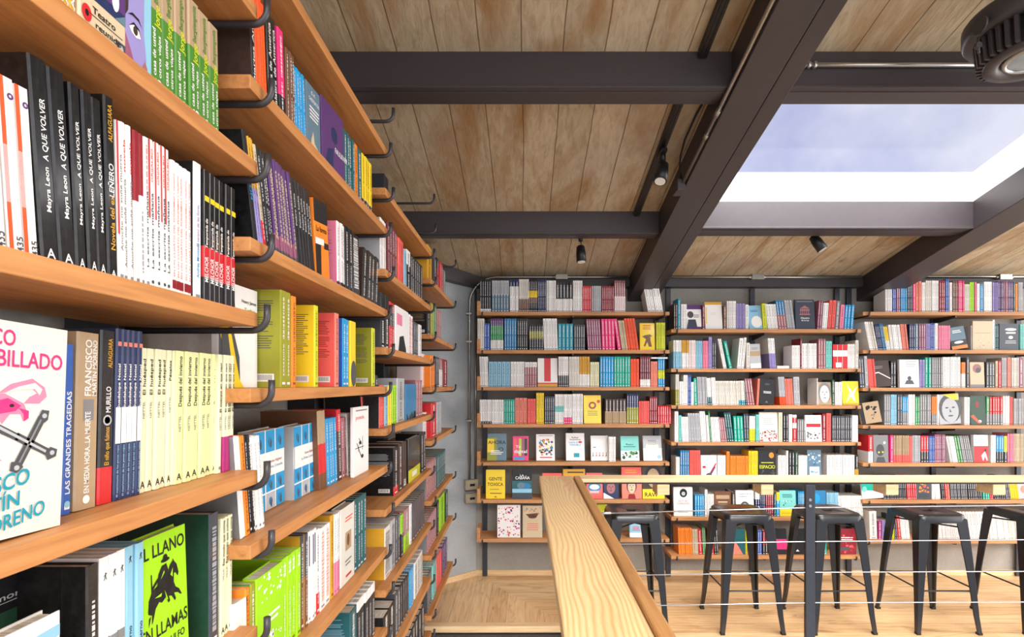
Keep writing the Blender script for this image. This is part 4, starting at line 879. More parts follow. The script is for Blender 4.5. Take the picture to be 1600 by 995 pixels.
r.S(497, 502, 1, 835, 'w75rd', 0, 'white paperback with a red foot', h=.225)
r.S(502, 518, 2, 826, 'w', 0, 'thick white book printed in pink', h=.222, ink='sa', lines=((.1, .95, .5),))
r.S(519, 524, 1, 808, 'go', 0, 'mustard hardcover', h=.237, side='go', D=.16)
r.S(525, 533, 3, 806, 'w60pk', 0, 'narrow white and pink paperback', h=.232)
r.Fc(534, 555, 792, 'ow', 'cream face-out book with a small sepia engraving', [('lines', .3, .78, .85, .86, 2, 'co'), ('r', .32, .42, .75, .66, 'tn', 3), ('d', .52, .55, .1, .08, 'br', 4), ('lines', .3, .2, .8, .3, 2, 'g'), ('r', .35, .07, .75, .10, 'rd', 3)], back=0, h=.234, T=.03)
r.S(556, 574, 4, 778, 'dt', 0, 'dark teal hardcover', h=.236)
A = 'lowest row, second side bay'
r = Row('L', .69, A, -.545, near=True)
r.S(497, 515, 2, 972, 'ye', 0, 'yellow book near the lower edge', h=.17)
r.S(549, 560, 1, 935, 'dt', 0, 'teal book with dark lettering', h=.19, side='dt', side_ink='lb', D=.15)
r.S(561, 587, 5, 930, 'w18dk', 0, 'black book with a white top label', h=.192, lines=((.1, .7, .5),), ink='lg')
# ---- side wall, third bay
A = 'second row, third side bay'
r = Row('L', 2.027, A, -.54)
r.S(596, 606, 4, 350, 'w', 2, 'white paperback at the bay start', h=.2, ink='ro', side='lg')
r.S(607, 621, 4, 352, 'mr', 2, 'maroon book', h=.215)
r.S(622, 633, 4, 366, 'co', 1.5, 'coral paperback', h=.205)
r.S(633, 637, 1, 390, 'lb', 1, 'light blue paperback', h=.18)
r.S(637, 643, 1, 398, 'w35k', 1, 'white-topped black book', h=.195)
r.S(643, 661, 6, 400, 'dk', 1, 'charcoal paperback', h=.195)
A = 'third row, third side bay'
r = Row('L', 1.737, A, -.54)
r.S(597, 603, 1, 464, 'k', 0, 'thick black book with white capitals', h=.21, side='dg', D=.16, lines=((.1, .6, .5),), ink='w')
r.S(604, 609, 1, 466, 'k', 0, 'black book before the red one', h=.21, lines=((.1, .6, .5),), ink='w')
r.S(610, 618, 2, 482, 'rd20k50rd', 0, 'red and black book', h=.195)
r.Fc(619, 639, 485, 'w', 'white face-out book with a dark figure at its foot', [('p', [(.2, 0), (.3, .35), (.6, .4), (.8, .1), (.8, 0)], 'k'), ('r', .1, .6, .5, .85, 'pk')], back=0, h=.195)
r.S(640, 647, 3, 495, 'w', 0, 'white paperback with red stripes', h=.19, ink='rd', lines=((.05, .95, .8),))
r.S(648, 655, 2, 512, 'dg', 0, 'dark grey paperback', h=.17)
r.S(656, 660, 1, 514, 'w', 0, 'narrow white paperback at the end', h=.17)
A = 'fourth row, third side bay'
r = Row('L', 1.435, A, -.54)
r.S(569, 576, 2, 580, 'co', 10, 'pink-red slanting paperback', h=.195, dep=.06, side='dk')  # near covers coloured dark to paint in the shade beside the red spines
r.S(580, 587, 2, 578, 'co', 10, 'second pink-red slanting paperback', h=.195, dep=.06, side='dk')  # shade painted on the near covers here too
r.S(588, 592, 1, 570, 'dk', 0, 'narrow charcoal book', h=.2, dep=.06)
r.S(594, 602, 3, 594, 'co', 0, 'upright pink-red paperback', h=.16, side='dk')  # near covers dark like the slanting ones, shade put into the colour
r.S(603, 608, 1, 594, 'lb', 0, 'pale blue book', h=.16)
r.S(609, 613, 2, 595, 'ye', 0, 'yellow paperback', h=.16)
r.S(614, 621, 2, 596, 'lm', 0, 'lime paperback', h=.16)
r.S(622, 634, 1, 585, 'lg', 0, 'book in a shiny clear wrapper', h=.19, wrap=1)
r.Fc(635, 651, 597, 'sb', 'blue face-out book with a dark tree line at its foot', [('mix', .1, .0, .9, .14, 14, ['dgn', 'k'], .1)], back=0, h=.165)
r.S(652, 661, 3, 590, 'ro', 0, 'brownish pink paperback', h=.185)
A = 'fifth row, third side bay'
r = Row('L', 1.135, A, -.54)
r.S(617, 624, 1, 693, 'k82rd', 0, 'thick black book with a red foot', h=.2, side='k', side_ink='lg', D=.17)
r.S(625, 630, 1, 688, 'bn', 0, 'dark brown book', h=.205, D=.16)
r.S(631, 637, 1, 690, 'bn', 0, 'dark brown book lettered in white', h=.205, art=[('t', 'DIX', 0, .12, .12, .6, 'w')], lines=())
r.Fc(639, 657, 683, 'k', 'black wrapped face-out book with a yellow-green foot', [('r', 0, 0, 1, .28, 'yg'), ('r', .3, .08, .7, .2, 'w', 3)], back=0, h=.205, wrap=1)
r.S(659, 666, 2, 680, 'k', 0, 'black book at the end', h=.205)
A = 'sixth row, third side bay'
r = Row('L', .837, A, -.54)
r.S(603, 612, 1, 806, 'ow', 0, 'black and white photo book', h=.2, side='go', D=.17, ink='dg', lines=((.1, .9, .9),))
r.S(613, 619, 1, 800, 'lg', 0, 'light grey photo book', h=.205, ink='dg', lines=((.1, .9, .7),))
r.S(620, 627, 2, 795, 'dg', 0, 'grey paperback with white flecks', h=.2)
r.S(628, 632, 1, 800, 'lm45k', 0, 'lime and black paperback', h=.185)
r.S(633, 641, 1, 790, 'ro60lm', 0, 'rose and lime wrapped book', h=.19, wrap=1)
r.S(642, 645, 1, 785, 'w', 0, 'narrow white book', h=.19)
r.S(646, 664, 6, 772, 'dg', 0, 'dark grey book', h=.19, ink='ro')
A = 'lowest row, third side bay'
r = Row('L', .537, A, -.54)
r.S(600, 618, 2, 945, 'k', 0, 'thick black book', h=.165, ink='w')
r.S(619, 627, 2, 925, 'dg', 0, 'dark grey book with pale pages', h=.18)
r.S(628, 640, 4, 905, 'dk', 0, 'black paperback', h=.18, ink='lg')
r.S(641, 648, 3, 890, 'cy', 0, 'bright blue paperback', h=.18)
r.S(649, 662, 3, 870, 'ow', 0, 'mottled off-white book', h=.18, ink='g', lines=((.1, .9, .7),))
r = Row('L', .237, 'floor-level row, third side bay', -.54)
r.S(640, 664, 5, 960, 'dk', 0, 'black book with an orange top', h=.18)
# ---- side wall, fourth bay
A = 'top row, fourth side bay'
r = Row('L', 2.182, A, -.54)
r.S(658, 668, 4, 381, 'sa', 0, 'salmon paperback', h=.2, dep=.045)
r.S(669, 676, 1, 400, 'go', 0, 'golden book', h=.2)
r.S(680, 683, 1, 420, 'dg', 2, 'dark grey book', h=.18)
r.S(684, 687, 1, 412, 'k30dr', 2, 'black and deep red book', h=.2)
r.S(688, 693, 2, 412, 'rd', 2, 'red paperback', h=.2)
r.S(694, 697, 1, 430, 'g', 0, 'grey paperback', h=.185)
A = 'second row, fourth side bay'
r = Row('L', 1.877, A, -.54)
r.S(669, 673, 1, 486, 'k', 0, 'black book with tan capitals', h=.19, side='k', side_ink='tn', D=.16)
r.S(675, 679, 2, 486, 'ol', 0, 'olive paperback', h=.195); r.S(680, 683, 1, 488, 'mn', 0, 'green book', h=.195); r.S(684, 690, 3, 492, 'ro', 0, 'rose paperback', h=.19)
A = 'third row, fourth side bay'
r = Row('L', 1.582, A, -.54)
r.S(659, 672, 6, 552, 'wr', 0, 'pinkish white paperback', h=.19, dep=.04); r.S(674, 681, 2, 555, 'or_', 0, 'orange and grey book', h=.185); r.S(682, 687, 2, 557, 'dg', 0, 'dark grey paperback', h=.185)
r.S(688, 693, 2, 557, 'ro40w', 0, 'rose and white paperback', h=.185); r.S(694, 700, 1, 559, 'dr', 0, 'deep red book', h=.185)
A = 'fourth row, fourth side bay'
r = Row('L', 1.287, A, -.54)
r.S(662, 672, 4, 640, 'w', 0, 'white paperback', h=.15, dep=.03); r.S(675, 683, 1, 625, 'rd', 0, 'red book', h=.2, side='rd'); r.S(684, 691, 3, 624, 'lg', 0, 'light grey paperback', h=.2)
A = 'fifth row, fourth side bay'
r = Row('L', .957, A, -.54)
r.S(667, 682, 5, 703, 'ro', 0, 'muted pink paperback', h=.2, side='g'); r.S(683, 697, 6, 697, 'dt', 0, 'mixed dark green paperback', h=.2)
A = 'sixth row, fourth side bay'
r = Row('L', .657, A, -.54)
r.S(668, 683, 6, 790, 'ro', 0, 'dusty rose paperback', h=.19, side='g'); r.S(684, 687, 1, 770, 'k', 0, 'black book beside the lime one', h=.21); r.S(688, 696, 1, 765, 'lm', 0, 'lime green book', h=.215); r.S(697, 701, 1, 762, 'dgn', 0, 'dark green book', h=.2)
A = 'seventh row, fourth side bay'
r = Row('L', .327, A, -.54)
r.S(668, 676, 4, 865, 'dg', 0, 'grey book', h=.2); r.S(677, 683, 2, 855, 'aq', 0, 'aqua paperback', h=.2); r.S(684, 691, 3, 845, 'co', 0, 'coral book', h=.2); r.S(692, 700, 3, 838, 'pu', 0, 'purple book', h=.2)

# ---- back wall, first bay beside the corner
PB = 4.145; Z1 = (720, 420, 4.706); Z2 = (720, 600, 4.706)
def rows(z, nm, conv, items):
    r = Row('B', z, nm, PB, conv, depth=.14)
    for it in items: r.S(*it[:5], tilt=it[5] if len(it) > 5 else 0)
    return r
rows(2.168, 'top row, first back bay', Z1, [(140,222,5,75,'dk90w'),(228,355,6,85,'lg45bg'),(360,425,3,80,'nv20w'),(428,500,5,75,'ow60br'),(500,565,5,75,'k35ye55br72k'),(567,628,5,80,'nv'),(630,700,5,85,'w'),(702,822,5,100,'dk55w'),
 (825,895,5,85,'w'),(897,960,5,125,'rd'),(963,1035,5,125,'lg'),(1038,1128,6,125,'dr'),(1130,1212,5,85,'ro50wr'),(1378,1492,4,95,'w',10)])
r = rows(1.868, 'second row, first back bay', Z1, [(122,172,3,365,'ow'),(173,213,2,400,'bl'),(218,312,6,365,'pu23gn68w'),(320,410,5,365,'sb'),(415,492,5,365,'dk'),(503,608,6,410,'dk25ol55dk'),(612,715,5,365,'w',2),(716,828,4,403,'tl'),(833,914,5,410,'dg'),
 (934,1036,6,370,'pl',3),(1040,1138,4,368,'hp',2),(1156,1182,1,368,'hp',8),(1186,1230,3,380,'be',8),(1233,1312,4,365,'ored',8),(1437,1505,4,395,'yg')])
r.Fc(1318, 1428, 398, 'ye', 'yellow face-out book with a running figure drawing', [('lines', .2, .74, .8, .84, 2, 'rd'), ('p', [(.15, .5), (.35, .55), (.7, .58), (.85, .5), (.7, .5), (.72, .35), (.8, .12), (.6, .12), (.5, .3), (.35, .12), (.25, .15), (.42, .4)], 'br'), ('lines', .2, .86, .8, .92, 1, 'rd')], back=4)
r = rows(1.577, 'third row, first back bay', Z1, [(143,204,4,645,'w',2),(205,364,5,682,'lb'),(366,468,5,682,'w'),(470,560,5,685,'w20ro'),(718,792,5,645,'w62dg'),(796,871,4,645,'ow'),(872,948,4,645,'go58w'),(952,1018,4,685,'cr'),(1025,1125,5,645,'cy'),
 (1127,1248,6,645,'tg'),(1250,1312,3,662,'ored'),(1320,1395,5,645,'mr75w'),(1397,1448,3,680,'sa'),(1452,1500,3,660,'cy40yg70cy')])
r.Lie(1398, 1522, .012, 'w', 'thin white book lying flat on top of the last upright ones', z=.223)
r.Fc(565, 712, 658, 'w', 'large white face-out book with a red upright bar', [('r', .33, .18, .66, 1, 'rd'), ('r', 0, 0, 1, .10, 'go'), ('r', 0, .10, 1, .14, 'rd')], back=8)
r = rows(1.286, 'fourth row, first back bay', Z2, [(138,226,5,115,'w90dk'),(227,315,5,115,'w'),(317,397,5,112,'tg'),(399,488,3,102,'sa'),(490,552,3,108,'co'),(555,612,3,65,'ye'),(617,690,5,90,'sl'),(692,757,5,75,'w40aq60w'),(758,818,4,75,'w78hp'),(820,898,5,72,'w'),
 (1062,1218,6,108,'bn50tn'),(1222,1308,5,72,'nv45ol'),(1310,1388,5,125,'co'),(1390,1446,4,92,'dr'),(1450,1548,6,160,'rd')])
r.Fc(906, 1034, 85, 'ye', 'yellow wrapped face-out book with a dark round emblem', [('d', .5, .64, .22, .13, 'dr', 3), ('d', .5, .64, .12, .07, 'ye', 4), ('d', .86, .78, .1, .06, 'rd', 3), ('lines', .2, .25, .85, .45, 3, 'ol')], back=8, wrap=1)
A = 'fifth row, first back bay'
r = Row('B', .987, A, PB, Z2)
kw = dict(back=12, dep=.02)
r.Fc(193, 335, 373, 'bg', 'teal and yellow book titled AHORA', [('r', 0, 0, .5, .85, 'ol'), ('r', 0, .3, .35, .8, 'ye', 2), ('t', 'AHORA', .5, .68, .92, .13, 'k', 5), ('lines', .15, .2, .85, .38, 3, 'w'), ('d', .72, .42, .12, .07, 'k', 4), ('d', .72, .42, .08, .05, 'bg', 5)], T=.025, **kw)
r.Fc(380, 498, 390, 'hp', 'red and pink book with striped cover lettered digital', [('r', .08, .2, .25, .9, 'co'), ('r', .25, .2, .4, .9, 'hp', 2), ('r', .4, .2, .55, .9, 'lm', 2), ('r', .6, .2, .75, .9, 'pl', 2), ('r', .75, .2, .92, .9, 'dk', 2), ('t', 'digital', .5, .38, .8, .13, 'w', 5), ('r', .1, .04, .75, .14, 'cy', 3), ('t', 'Yo', .35, .58, .3, .12, 'w', 5)], T=.02, **kw)
r.Fc(554, 692, 377, 'w', 'white book with a busy colourful oval illustration', [('mix', .2, .2, .85, .8, 60, ['ye', 'k', 'or_', 'mn', 'pu', 'sb'], .09), ('r', .2, .10, .85, .14, 'rd'), ('r', .15, .93, .9, .95, 'g')], T=.025, **kw)
r.Fc(774, 912, 370, 'w', 'white book with black name and blue title', [('t', 'Rafael', .5, .84, .35, .055, 'k'), ('t', 'Santandreu', .5, .77, .6, .055, 'k'), ('t', 'NADA ES', .42, .66, .5, .06, 'cy'), ('t', 'TERRIBLE', .5, .57, .62, .06, 'cy'), ('d', .78, .67, .1, .04, 'rd'), ('r', .42, .12, .72, .27, 'tl')], T=.028, **kw)
r.Fc(958, 1086, 388, 'w', 'white book with a row of tiny paper-chain figures', [('p', [(.05+.19*q, .12), (.13+.19*q, .28), (.19+.19*q, .12), (.13+.19*q, .2)], ('dg', 'rd')[q % 2]) for q in range(5)]+[('d', .13+.19*q, .3, .03, .02, ('dg', 'rd')[q % 2]) for q in range(5)]+[('r', .15, .52, .3, .55, 'dg')], T=.025, **kw)
r.S(1088, 1140, 3, 388, 'w', desc='white paperback beside the paper-chain cover')
r.Fc(1180, 1314, 390, 'aq', 'aqua book with green hills at its foot', [('r', 0, 0, 1, .4, 'w'), ('mix', .1, .12, .9, .38, 30, ['dgn', 'mn'], .1), ('t', 'Reto', .5, .66, .4, .07, 'k'), ('lines', .15, .52, .85, .58, 1, 'dt')], T=.022, **kw)
r.Fc(1345, 1482, 388, 'lg', 'grey and white shiny book beside the aqua one', [('r', 0, 0, 1, .5, 'w'), ('d', .5, .55, .35, .2, 'ow'), ('lines', .25, .62, .8, .82, 3, 'g'), ('d', .85, .15, .12, .08, 'lb')], T=.022, **kw)
A = 'sixth row, first back bay'
r = Row('B', .692, A, PB, Z2)
r.Fc(183, 325, 635, 'ye', 'yellow book titled GENTE TOXICA in black', [('t', 'GENTE', .5, .69, .68, .115, 'k'), ('t', 'TOXICA', .5, .50, .82, .115, 'k'), ('lines', .2, .28, .8, .34, 1, 'ol'), ('lines', .2, .15, .85, .20, 1, 'k'), ('r', .45, .05, .56, .08, 'k')], back=5, T=.02)
r.Fc(378, 522, 628, 'k', 'dark book titled LA CABAÑA with a blue landscape', [('r', 0, .08, 1, .60, 'dt'), ('d', .6, .42, .35, .12, 'sb', 2), ('d', .45, .45, .2, .1, 'bg', 3), ('r', 0, .20, 1, .33, 'lb', 4), ('r', 0, .0, 1, .18, 'sl', 5), ('t', 'LA', .5, .78, .2, .07, 'w', 6), ('t', 'CABAÑA', .53, .70, .74, .10, 'w', 6), ('lines', .2, .03, .85, .14, 3, 'bg')], back=5, T=.022)
r.Fc(752, 916, 630, 'go', 'golden book whose top shows above the wooden plank', [('lines', .2, .82, .95, .92, 1, 'bn')], back=5)
r.Fc(600, 745, 660, 'co', 'red cover just showing above the wooden plank', [], back=5)
r.Fc(925, 1045, 660, 'co', 'red wrapped book with a blue oval', [('d', .5, .45, .42, .18, 'sb'), ('d', .5, .45, .3, .1, 'w', 3), ('lines', .2, .2, .8, .3, 2, 'w')], back=8, wrap=1)
r.Fc(1050, 1162, 700, 'nv', 'dark face-out book with a bearded face', [('face', .5, .55, .6, 'ro', 'bn'), ('p', [(0, 0), (0, .3), (.7, .0)], 'w', 5)], back=8)
r.Fc(1185, 1332, 615, 'sa', 'red and pink face-out book with a small portrait', [('r', 0, .72, 1, 1, 'co'), ('lines', .15, .78, .85, .92, 2, 'go'), ('face', .5, .38, .42, 'be', 'mr'), ('p', [(.3, .0), (.35, .15), (.65, .15), (.7, 0)], 'dr', 3)], back=5)
r.Fc(1338, 1500, 610, 'yg', 'yellow and black face-out book with a hooded face', [('r', .0, .12, 1, 1, 'bn'), ('face', .5, .66, .62, 'tn', 'k'), ('r', 0, 0, 1, .3, 'ye', 4), ('t', 'RAW', .4, .13, .6, .13, 'k', 6)], back=5)
A = 'lowest row, first back bay'
r = Row('B', .385, A, PB, (660, 700, 3.373))
r.Fc(394, 516, 305, 'w', 'white book with a colourful flower border', [('mix', .05, .05, .95, .95, 90, ['hp', 'co', 'pu', 'mg', 'go', 'pk', 'rd'], .045), ('r', .3, .6, .75, .74, 'w', 5), ('lines', .34, .62, .7, .72, 2, 'lg')], back=4, T=.03)
r.Fc(528, 632, 308, 'be', 'beige book with a brown bird', [('d', .5, .66, .22, .06, 'br'), ('p', [(.3, .66), (.15, .74), (.85, .78), (.7, .64)], 'br'), ('lines', .2, .2, .85, .45, 4, 'sa'), ('mix', .1, .75, .9, .98, 14, ['sa', 'tn'], .06)], back=4)
r.Fc(925, 975, 300, 'yg', 'yellow book seen beside the first stool', [('lines', .2, .4, .8, .6, 2, 'k')], back=4, T=.03)
r.Fc(1093, 1165, 395, 'lb', 'light blue book seen through the first stool legs', [('r', 0, .0, 1, .3, 'w'), ('lines', .2, .4, .8, .7, 3, 'rd')], back=10)

# ---- back wall, middle bay
Z3 = (1030, 450, 4.975); Z4 = (1030, 630, 3.98); Z5 = (1040, 750, 5.0)
r = rows(2.032, 'top row, middle back bay', Z3, [(115,144,2,120,'bn'),(146,169,1,80,'tl'),(170,217,3,125,'w'),(336,358,1,130,'mr'),(500,526,1,135,'br'),(528,600,5,100,'w'),(601,668,3,120,'lil'),(672,698,1,128,'w'),(810,843,1,120,'yg',3),(846,930,4,125,'w',6),
 (932,998,3,95,'sb50ro',7),(1000,1060,3,95,'lg',7),(1228,1262,2,95,'pl',-4),(1264,1308,2,115,'w',-4),(1310,1364,2,95,'co',-4),(1366,1396,1,100,'g',-4),(1400,1434,1,130,'pk',-4),(1437,1508,3,130,'cy',-4)])
r.Fc(219, 331, 130, 'w', 'white face-out book with a purple top and grey portrait', [('r', 0, .82, 1, 1, 'pu'), ('r', 0, 0, 1, .1, 'pu'), ('d', .25, .6, .22, .14, 'dg'), ('p', [(0, .08), (.1, .4), (.6, .4), (.7, .1)], 'sl'), ('lines', .45, .45, .95, .6, 2, 'g')], back=6)
r.Fc(360, 494, 108, 'w', 'bright white face-out book with a yellow top', [('r', 0, .90, 1, 1, 'go'), ('r', .05, .2, .12, .8, 'ye'), ('lines', .3, .5, .7, .6, 2, 'ow')], back=6, T=.03)
r.Fc(702, 806, 135, 'lb', 'pale blue face-out book on the upper board', [('d', .6, .3, .4, .25, 'w'), ('lines', .2, .7, .8, .8, 2, 'bl')], back=8, tilt=2)
r.Fc(1063, 1214, 88, 'sl', 'dark slate face-out book with a red temple drawing', [('r', .25, .62, .75, .68, 'ro'), ('r', .22, .48, .78, .52, 'ro')]+[('r', .27+.1*q, .52, .31+.1*q, .63, 'ro', 3) for q in range(5)]+[('p', [(.25, .70), (.5, .80), (.75, .70)], 'ro'), ('t', 'Claustro', .5, .38, .45, .06, 'w'), ('t', 'de la luz', .5, .30, .4, .05, 'w'), ('r', .1, .92, .9, .95, 'g')], back=4, T=.02)
r = rows(1.722, 'second row, middle back bay', Z3, [(112,176,4,405,'w40lb'),(178,230,3,405,'go45w'),(232,285,3,405,'wr'),(286,340,3,410,'lb'),(341,384,3,410,'pk'),(386,413,1,380,'lil'),(415,444,2,415,'sl'),(500,528,2,395,'w',11),(546,572,1,415,'tg',12),(604,636,1,390,'w',-5),(638,660,1,385,'w',-5),
 (680,708,1,425,'ow'),(862,914,3,390,'w50lil',4),(1035,1098,3,445,'w'),(1100,1111,1,390,'dr'),(1113,1227,5,430,'w'),(1240,1297,3,395,'ro'),(1299,1348,2,412,'aq'),(1468,1524,3,435,'w'),(1528,1555,1,405,'ow')])
r.Lie(917, 1012, .022, 'w', 'white book lying flat on the board between upright ones')
r.Fc(711, 795, 435, 'lg', 'light grey face-out book with a thin landscape', [('r', 0, .5, 1, .7, 'tn'), ('r', 0, 0, 1, .2, 'w'), ('lines', .2, .75, .8, .85, 2, 'g')], back=4, tilt=2)
r.Fc(1352, 1465, 437, 'rd', 'red and white checked box cover', [('r', 0, .5, 1, .75, 'w'), ('r', .2, .05, .6, .25, 'w'), ('r', .3, 0, .32, 1, 'w', 3), ('r', .65, 0, .67, 1, 'w', 3)], back=0, T=.03)
r = rows(1.433, 'third row, middle back bay', Z3, [(128,156,2,670,'ow50ol'),(158,189,2,725,'w'),(190,224,2,675,'w'),(226,250,2,675,'bl'),(251,272,1,730,'w'),(275,300,1,700,'tg',2),(302,378,6,690,'lg',2),(380,412,2,700,'w70dt',3),(414,448,2,695,'w',3),(450,622,10,722,'ow',3),(625,672,3,720,'ow80tl',3),
 (675,688,1,715,'sl',6),(690,745,3,705,'ro',7),(757,775,1,705,'sa',-3),(940,990,3,690,'lg70ored',4),(992,1048,4,705,'sa',4),(1052,1100,2,690,'lg',2),(1229,1236,1,700,'w'),(1345,1368,1,712,'dgn'),(1370,1425,2,730,'w')])
r.Fc(778, 892, 712, 'dk', 'charcoal face-out book lettered in white leaning', [('lines', .25, .42, .85, .52, 2, 'w'), ('d', .5, .8, .18, .04, 'dg'), ('p', [(.4, .08), (.5, .14), (.6, .08)], 'g')], back=4, tilt=-4)
r.Fc(1240, 1342, 732, 'w', 'black and white face-out portrait of a bald man', [('face', .5, .5, .8, 'ow', 'g')], back=4, T=.02, side='tn')
r.Fc(1430, 1556, 725, 'ye', 'yellow wrapped face-out book with a white flare', [('p', [(.2, .1), (.45, .5), (.3, .9), (.6, .55), (.95, .8), (.7, .45), (.8, .1), (.5, .35)], 'w'), ('r', 0, 0, 1, .08, 'go')], back=4, wrap=1)
r = rows(1.144, 'fourth row, middle back bay', Z4, [(97,121,1,50,'w'),(122,142,1,75,'aq'),(145,188,2,85,'w',3),(190,262,5,62,'lg',4),(263,300,2,50,'w',4),(302,318,1,75,'w',4),(319,328,1,50,'gn',4),(330,385,3,87,'w',4),(387,425,3,90,'ro',7),(426,466,3,58,'dt',7),(470,530,3,80,'tg',3),(531,560,2,65,'sl',2),
 (562,600,3,80,'w50yg'),(602,624,2,70,'aq'),(744,770,1,57,'cr'),(774,806,2,65,'dk'),(808,830,2,70,'w'),(833,858,1,72,'w10rd30w50rd'),(862,912,4,100,'g'),(1017,1040,1,65,'dr'),(1042,1073,1,62,'co'),(1076,1200,9,78,'dg'),(1202,1240,3,75,'w')])
r.Fc(626, 740, 57, 'ow', 'white face-out book with red flowers at its foot', [('mix', .05, .02, .95, .38, 50, ['dr', 'rd', 'g'], .06), ('lines', .2, .55, .8, .8, 4, 'lg')], back=3, T=.02)
r.Fc(913, 1014, 75, 'w', 'white face-out book with a red title bar', [('r', .05, .55, .95, .68, 'rd'), ('mix', .1, .08, .9, .35, 30, ['g', 'dg'], .08)], back=3)
r = rows(.850, 'fifth row, middle back bay', Z4, [(105,130,2,335,'w'),(132,188,4,293,'sb'),(190,258,5,293,'co'),(363,416,3,325,'w'),(420,441,1,300,'or_'),(443,555,6,328,'or_'),(558,617,4,297,'ye'),(742,790,2,325,'w'),(792,806,1,295,'w'),(808,845,2,297,'dk'),(847,867,1,300,'dgn'),(868,924,4,325,'w'),
 (1045,1220,7,322,'w'),(1222,1243,1,322,'dk60go')])
r.Fc(262, 360, 325, 'w', 'white face-out book with a rainbow streak', [('p', [(.4, .1), (.95, .7), (.97, .62), (.5, .05)], 'rd'), ('p', [(.4, .06), (.9, .55), (.92, .48), (.5, .0)], 'pu', 3), ('r', .1, .45, .3, .55, 'rd'), ('d', .5, .15, .2, .1, 'dg', 4)], back=3)
r.Fc(620, 730, 293, 'dk', 'dark book titled ESPACIO in yellow', [('t', 'ESPACIO', .5, .42, .88, .12, 'yg', 5), ('lines', .15, .52, .9, .58, 1, 'yg'), ('d', .75, .82, .14, .1, 'or_'), ('mix', .1, .05, .9, .3, 20, ['dg', 'sl'], .08)], back=3)
r.Fc(925, 1012, 292, 'bg', 'blue-grey wrapped book with a pale label lettered MAGIA', [('r', .15, .1, .85, .42, 'w'), ('t', 'MAGIA', .5, .25, .5, .1, 'tl', 4), ('mix', .1, .5, .9, .95, 18, ['lb', 'w', 'sb'], .1)], back=3, wrap=1)
r = rows(.555, 'sixth row, middle back bay', Z5, [(230,305,4,115,'cy'),(308,330,1,75,'w'),(333,380,2,112,'w'),(520,548,1,95,'bn'),(703,740,2,95,'w30nv60w'),(742,782,3,95,'nv'),(785,846,4,105,'dr'),(850,866,1,100,'dt'),(868,893,1,95,'ye35cy'),(1040,1100,5,90,'cy'),
 (1262,1358,5,100,'lb'),(1362,1548,9,125,'w',5)])
r.Fc(65, 214, 60, 'w', 'white face-out book with a dark ring and pink title', [('d', .52, .80, .2, .15, 'k'), ('d', .52, .78, .1, .07, 'lg', 3), ('t', 'SOY EL', .5, .53, .5, .07, 'sa'), ('t', 'CORAZON', .5, .44, .66, .07, 'sa'), ('lines', .2, .1, .8, .2, 2, 'lg')], back=3, T=.025)
r.Fc(385, 515, 92, 'br', 'brown face-out book above the second stool', [('r', .1, .7, .9, .85, 'tn'), ('lines', .2, .3, .8, .6, 3, 'be')], back=3)
r.Fc(552, 692, 85, 'w', 'white face-out book with a grey drawn head', [('face', .5, .30, .45, 'lg', 'dg'), ('t', 'La guerra de los', .5, .87, .75, .05, 'k'), ('t', 'mandarinos', .4, .77, .5, .05, 'k')], back=3, T=.025)
r.Fc(895, 1022, 85, 'aq', 'aqua face-out book with a yellow foot', [('r', 0, 0, 1, .28, 'ye'), ('lines', .1, .08, .9, .14, 1, 'or_'), ('lines', .15, .7, .85, .86, 3, 'dt'), ('mix', .2, .4, .8, .6, 10, ['dt', 'w'], .05)], back=3)
r.Fc(1108, 1258, 85, 'sb', 'blue face-out book half behind the railing post', [('d', .4, .7, .3, .2, 'cy'), ('r', 0, 0, 1, .35, 'lb')], back=3)
r = rows(.253, 'lowest row, middle back bay', Z5, [(105,213,6,375,'or_',2),(215,260,3,385,'be',2),(262,292,1,385,'rd',3),(294,322,2,375,'mn',3),(352,382,1,400,'rd'),(384,418,2,380,'dk',3),(626,640,1,400,'yg'),(720,756,2,395,'bl'),(760,800,2,395,'dr60dk'),(820,862,3,385,'dk70rd'),(1232,1266,1,405,'tg',3)])
r.Fc(520, 622, 385, 'dt', 'dark teal face-out book with a peach shape', [('p', [(0, 0), (0, .4), (.3, .5), (.85, .0)], 'sa')], back=3)
r.Fc(865, 950, 385, 'dk', 'black face-out book with a magenta band', [('r', 0, .2, 1, .6, 'hp')], back=3)
r.Fc(985, 1100, 385, 'k', 'black face-out book behind the stool legs', [('p', [(.3, .12), (.42, .2), (.55, .12)], 'w')], back=3)
r.Fc(1355, 1492, 385, 'dr', 'crimson wrapped face-out book lettered in white', [('lines', .15, .52, .9, .68, 2, 'w'), ('r', .1, .15, .6, .28, 'dg'), ('mix', .1, .0, .9, .9, 20, ['rd', 'co'], .08)], back=3, wrap=1)

# ---- back wall, last bay
Z6 = (1320, 410, 4.975); Z7 = (1340, 600, 6.154); Z8 = (1320, 735, 5.714); Z9 = (1380, 420, 5.236)
r = rows(2.168, 'top row, last back bay', Z9, [(22,78,3,120,'w'),(80,110,2,120,'bl'),(112,145,2,110,'pl'),(148,200,4,105,'cy'),(202,245,4,105,'sl'),(248,268,1,105,'hp'),(270,318,2,100,'sa'),(320,350,2,110,'w'),(352,398,3,95,'ow'),(400,460,5,95,'w'),(462,512,3,95,'dr'),(516,544,2,35,'bl'),(546,570,2,110,'w'),
 (572,615,4,98,'br'),(617,666,4,98,'hp'),(668,712,4,125,'ow'),(714,750,2,108,'lm'),(752,770,2,108,'pk'),(772,796,1,120,'w'),(797,825,2,125,'cy'),(827,896,3,105,'w'),(897,942,4,110,'lil'),(944,990,4,100,'pu'),(992,1026,3,100,'pl'),(1028,1070,4,100,'pu'),(1072,1084,1,105,'dt'),(1086,1106,1,120,'or_'),(1108,1150,3,110,'lg')])
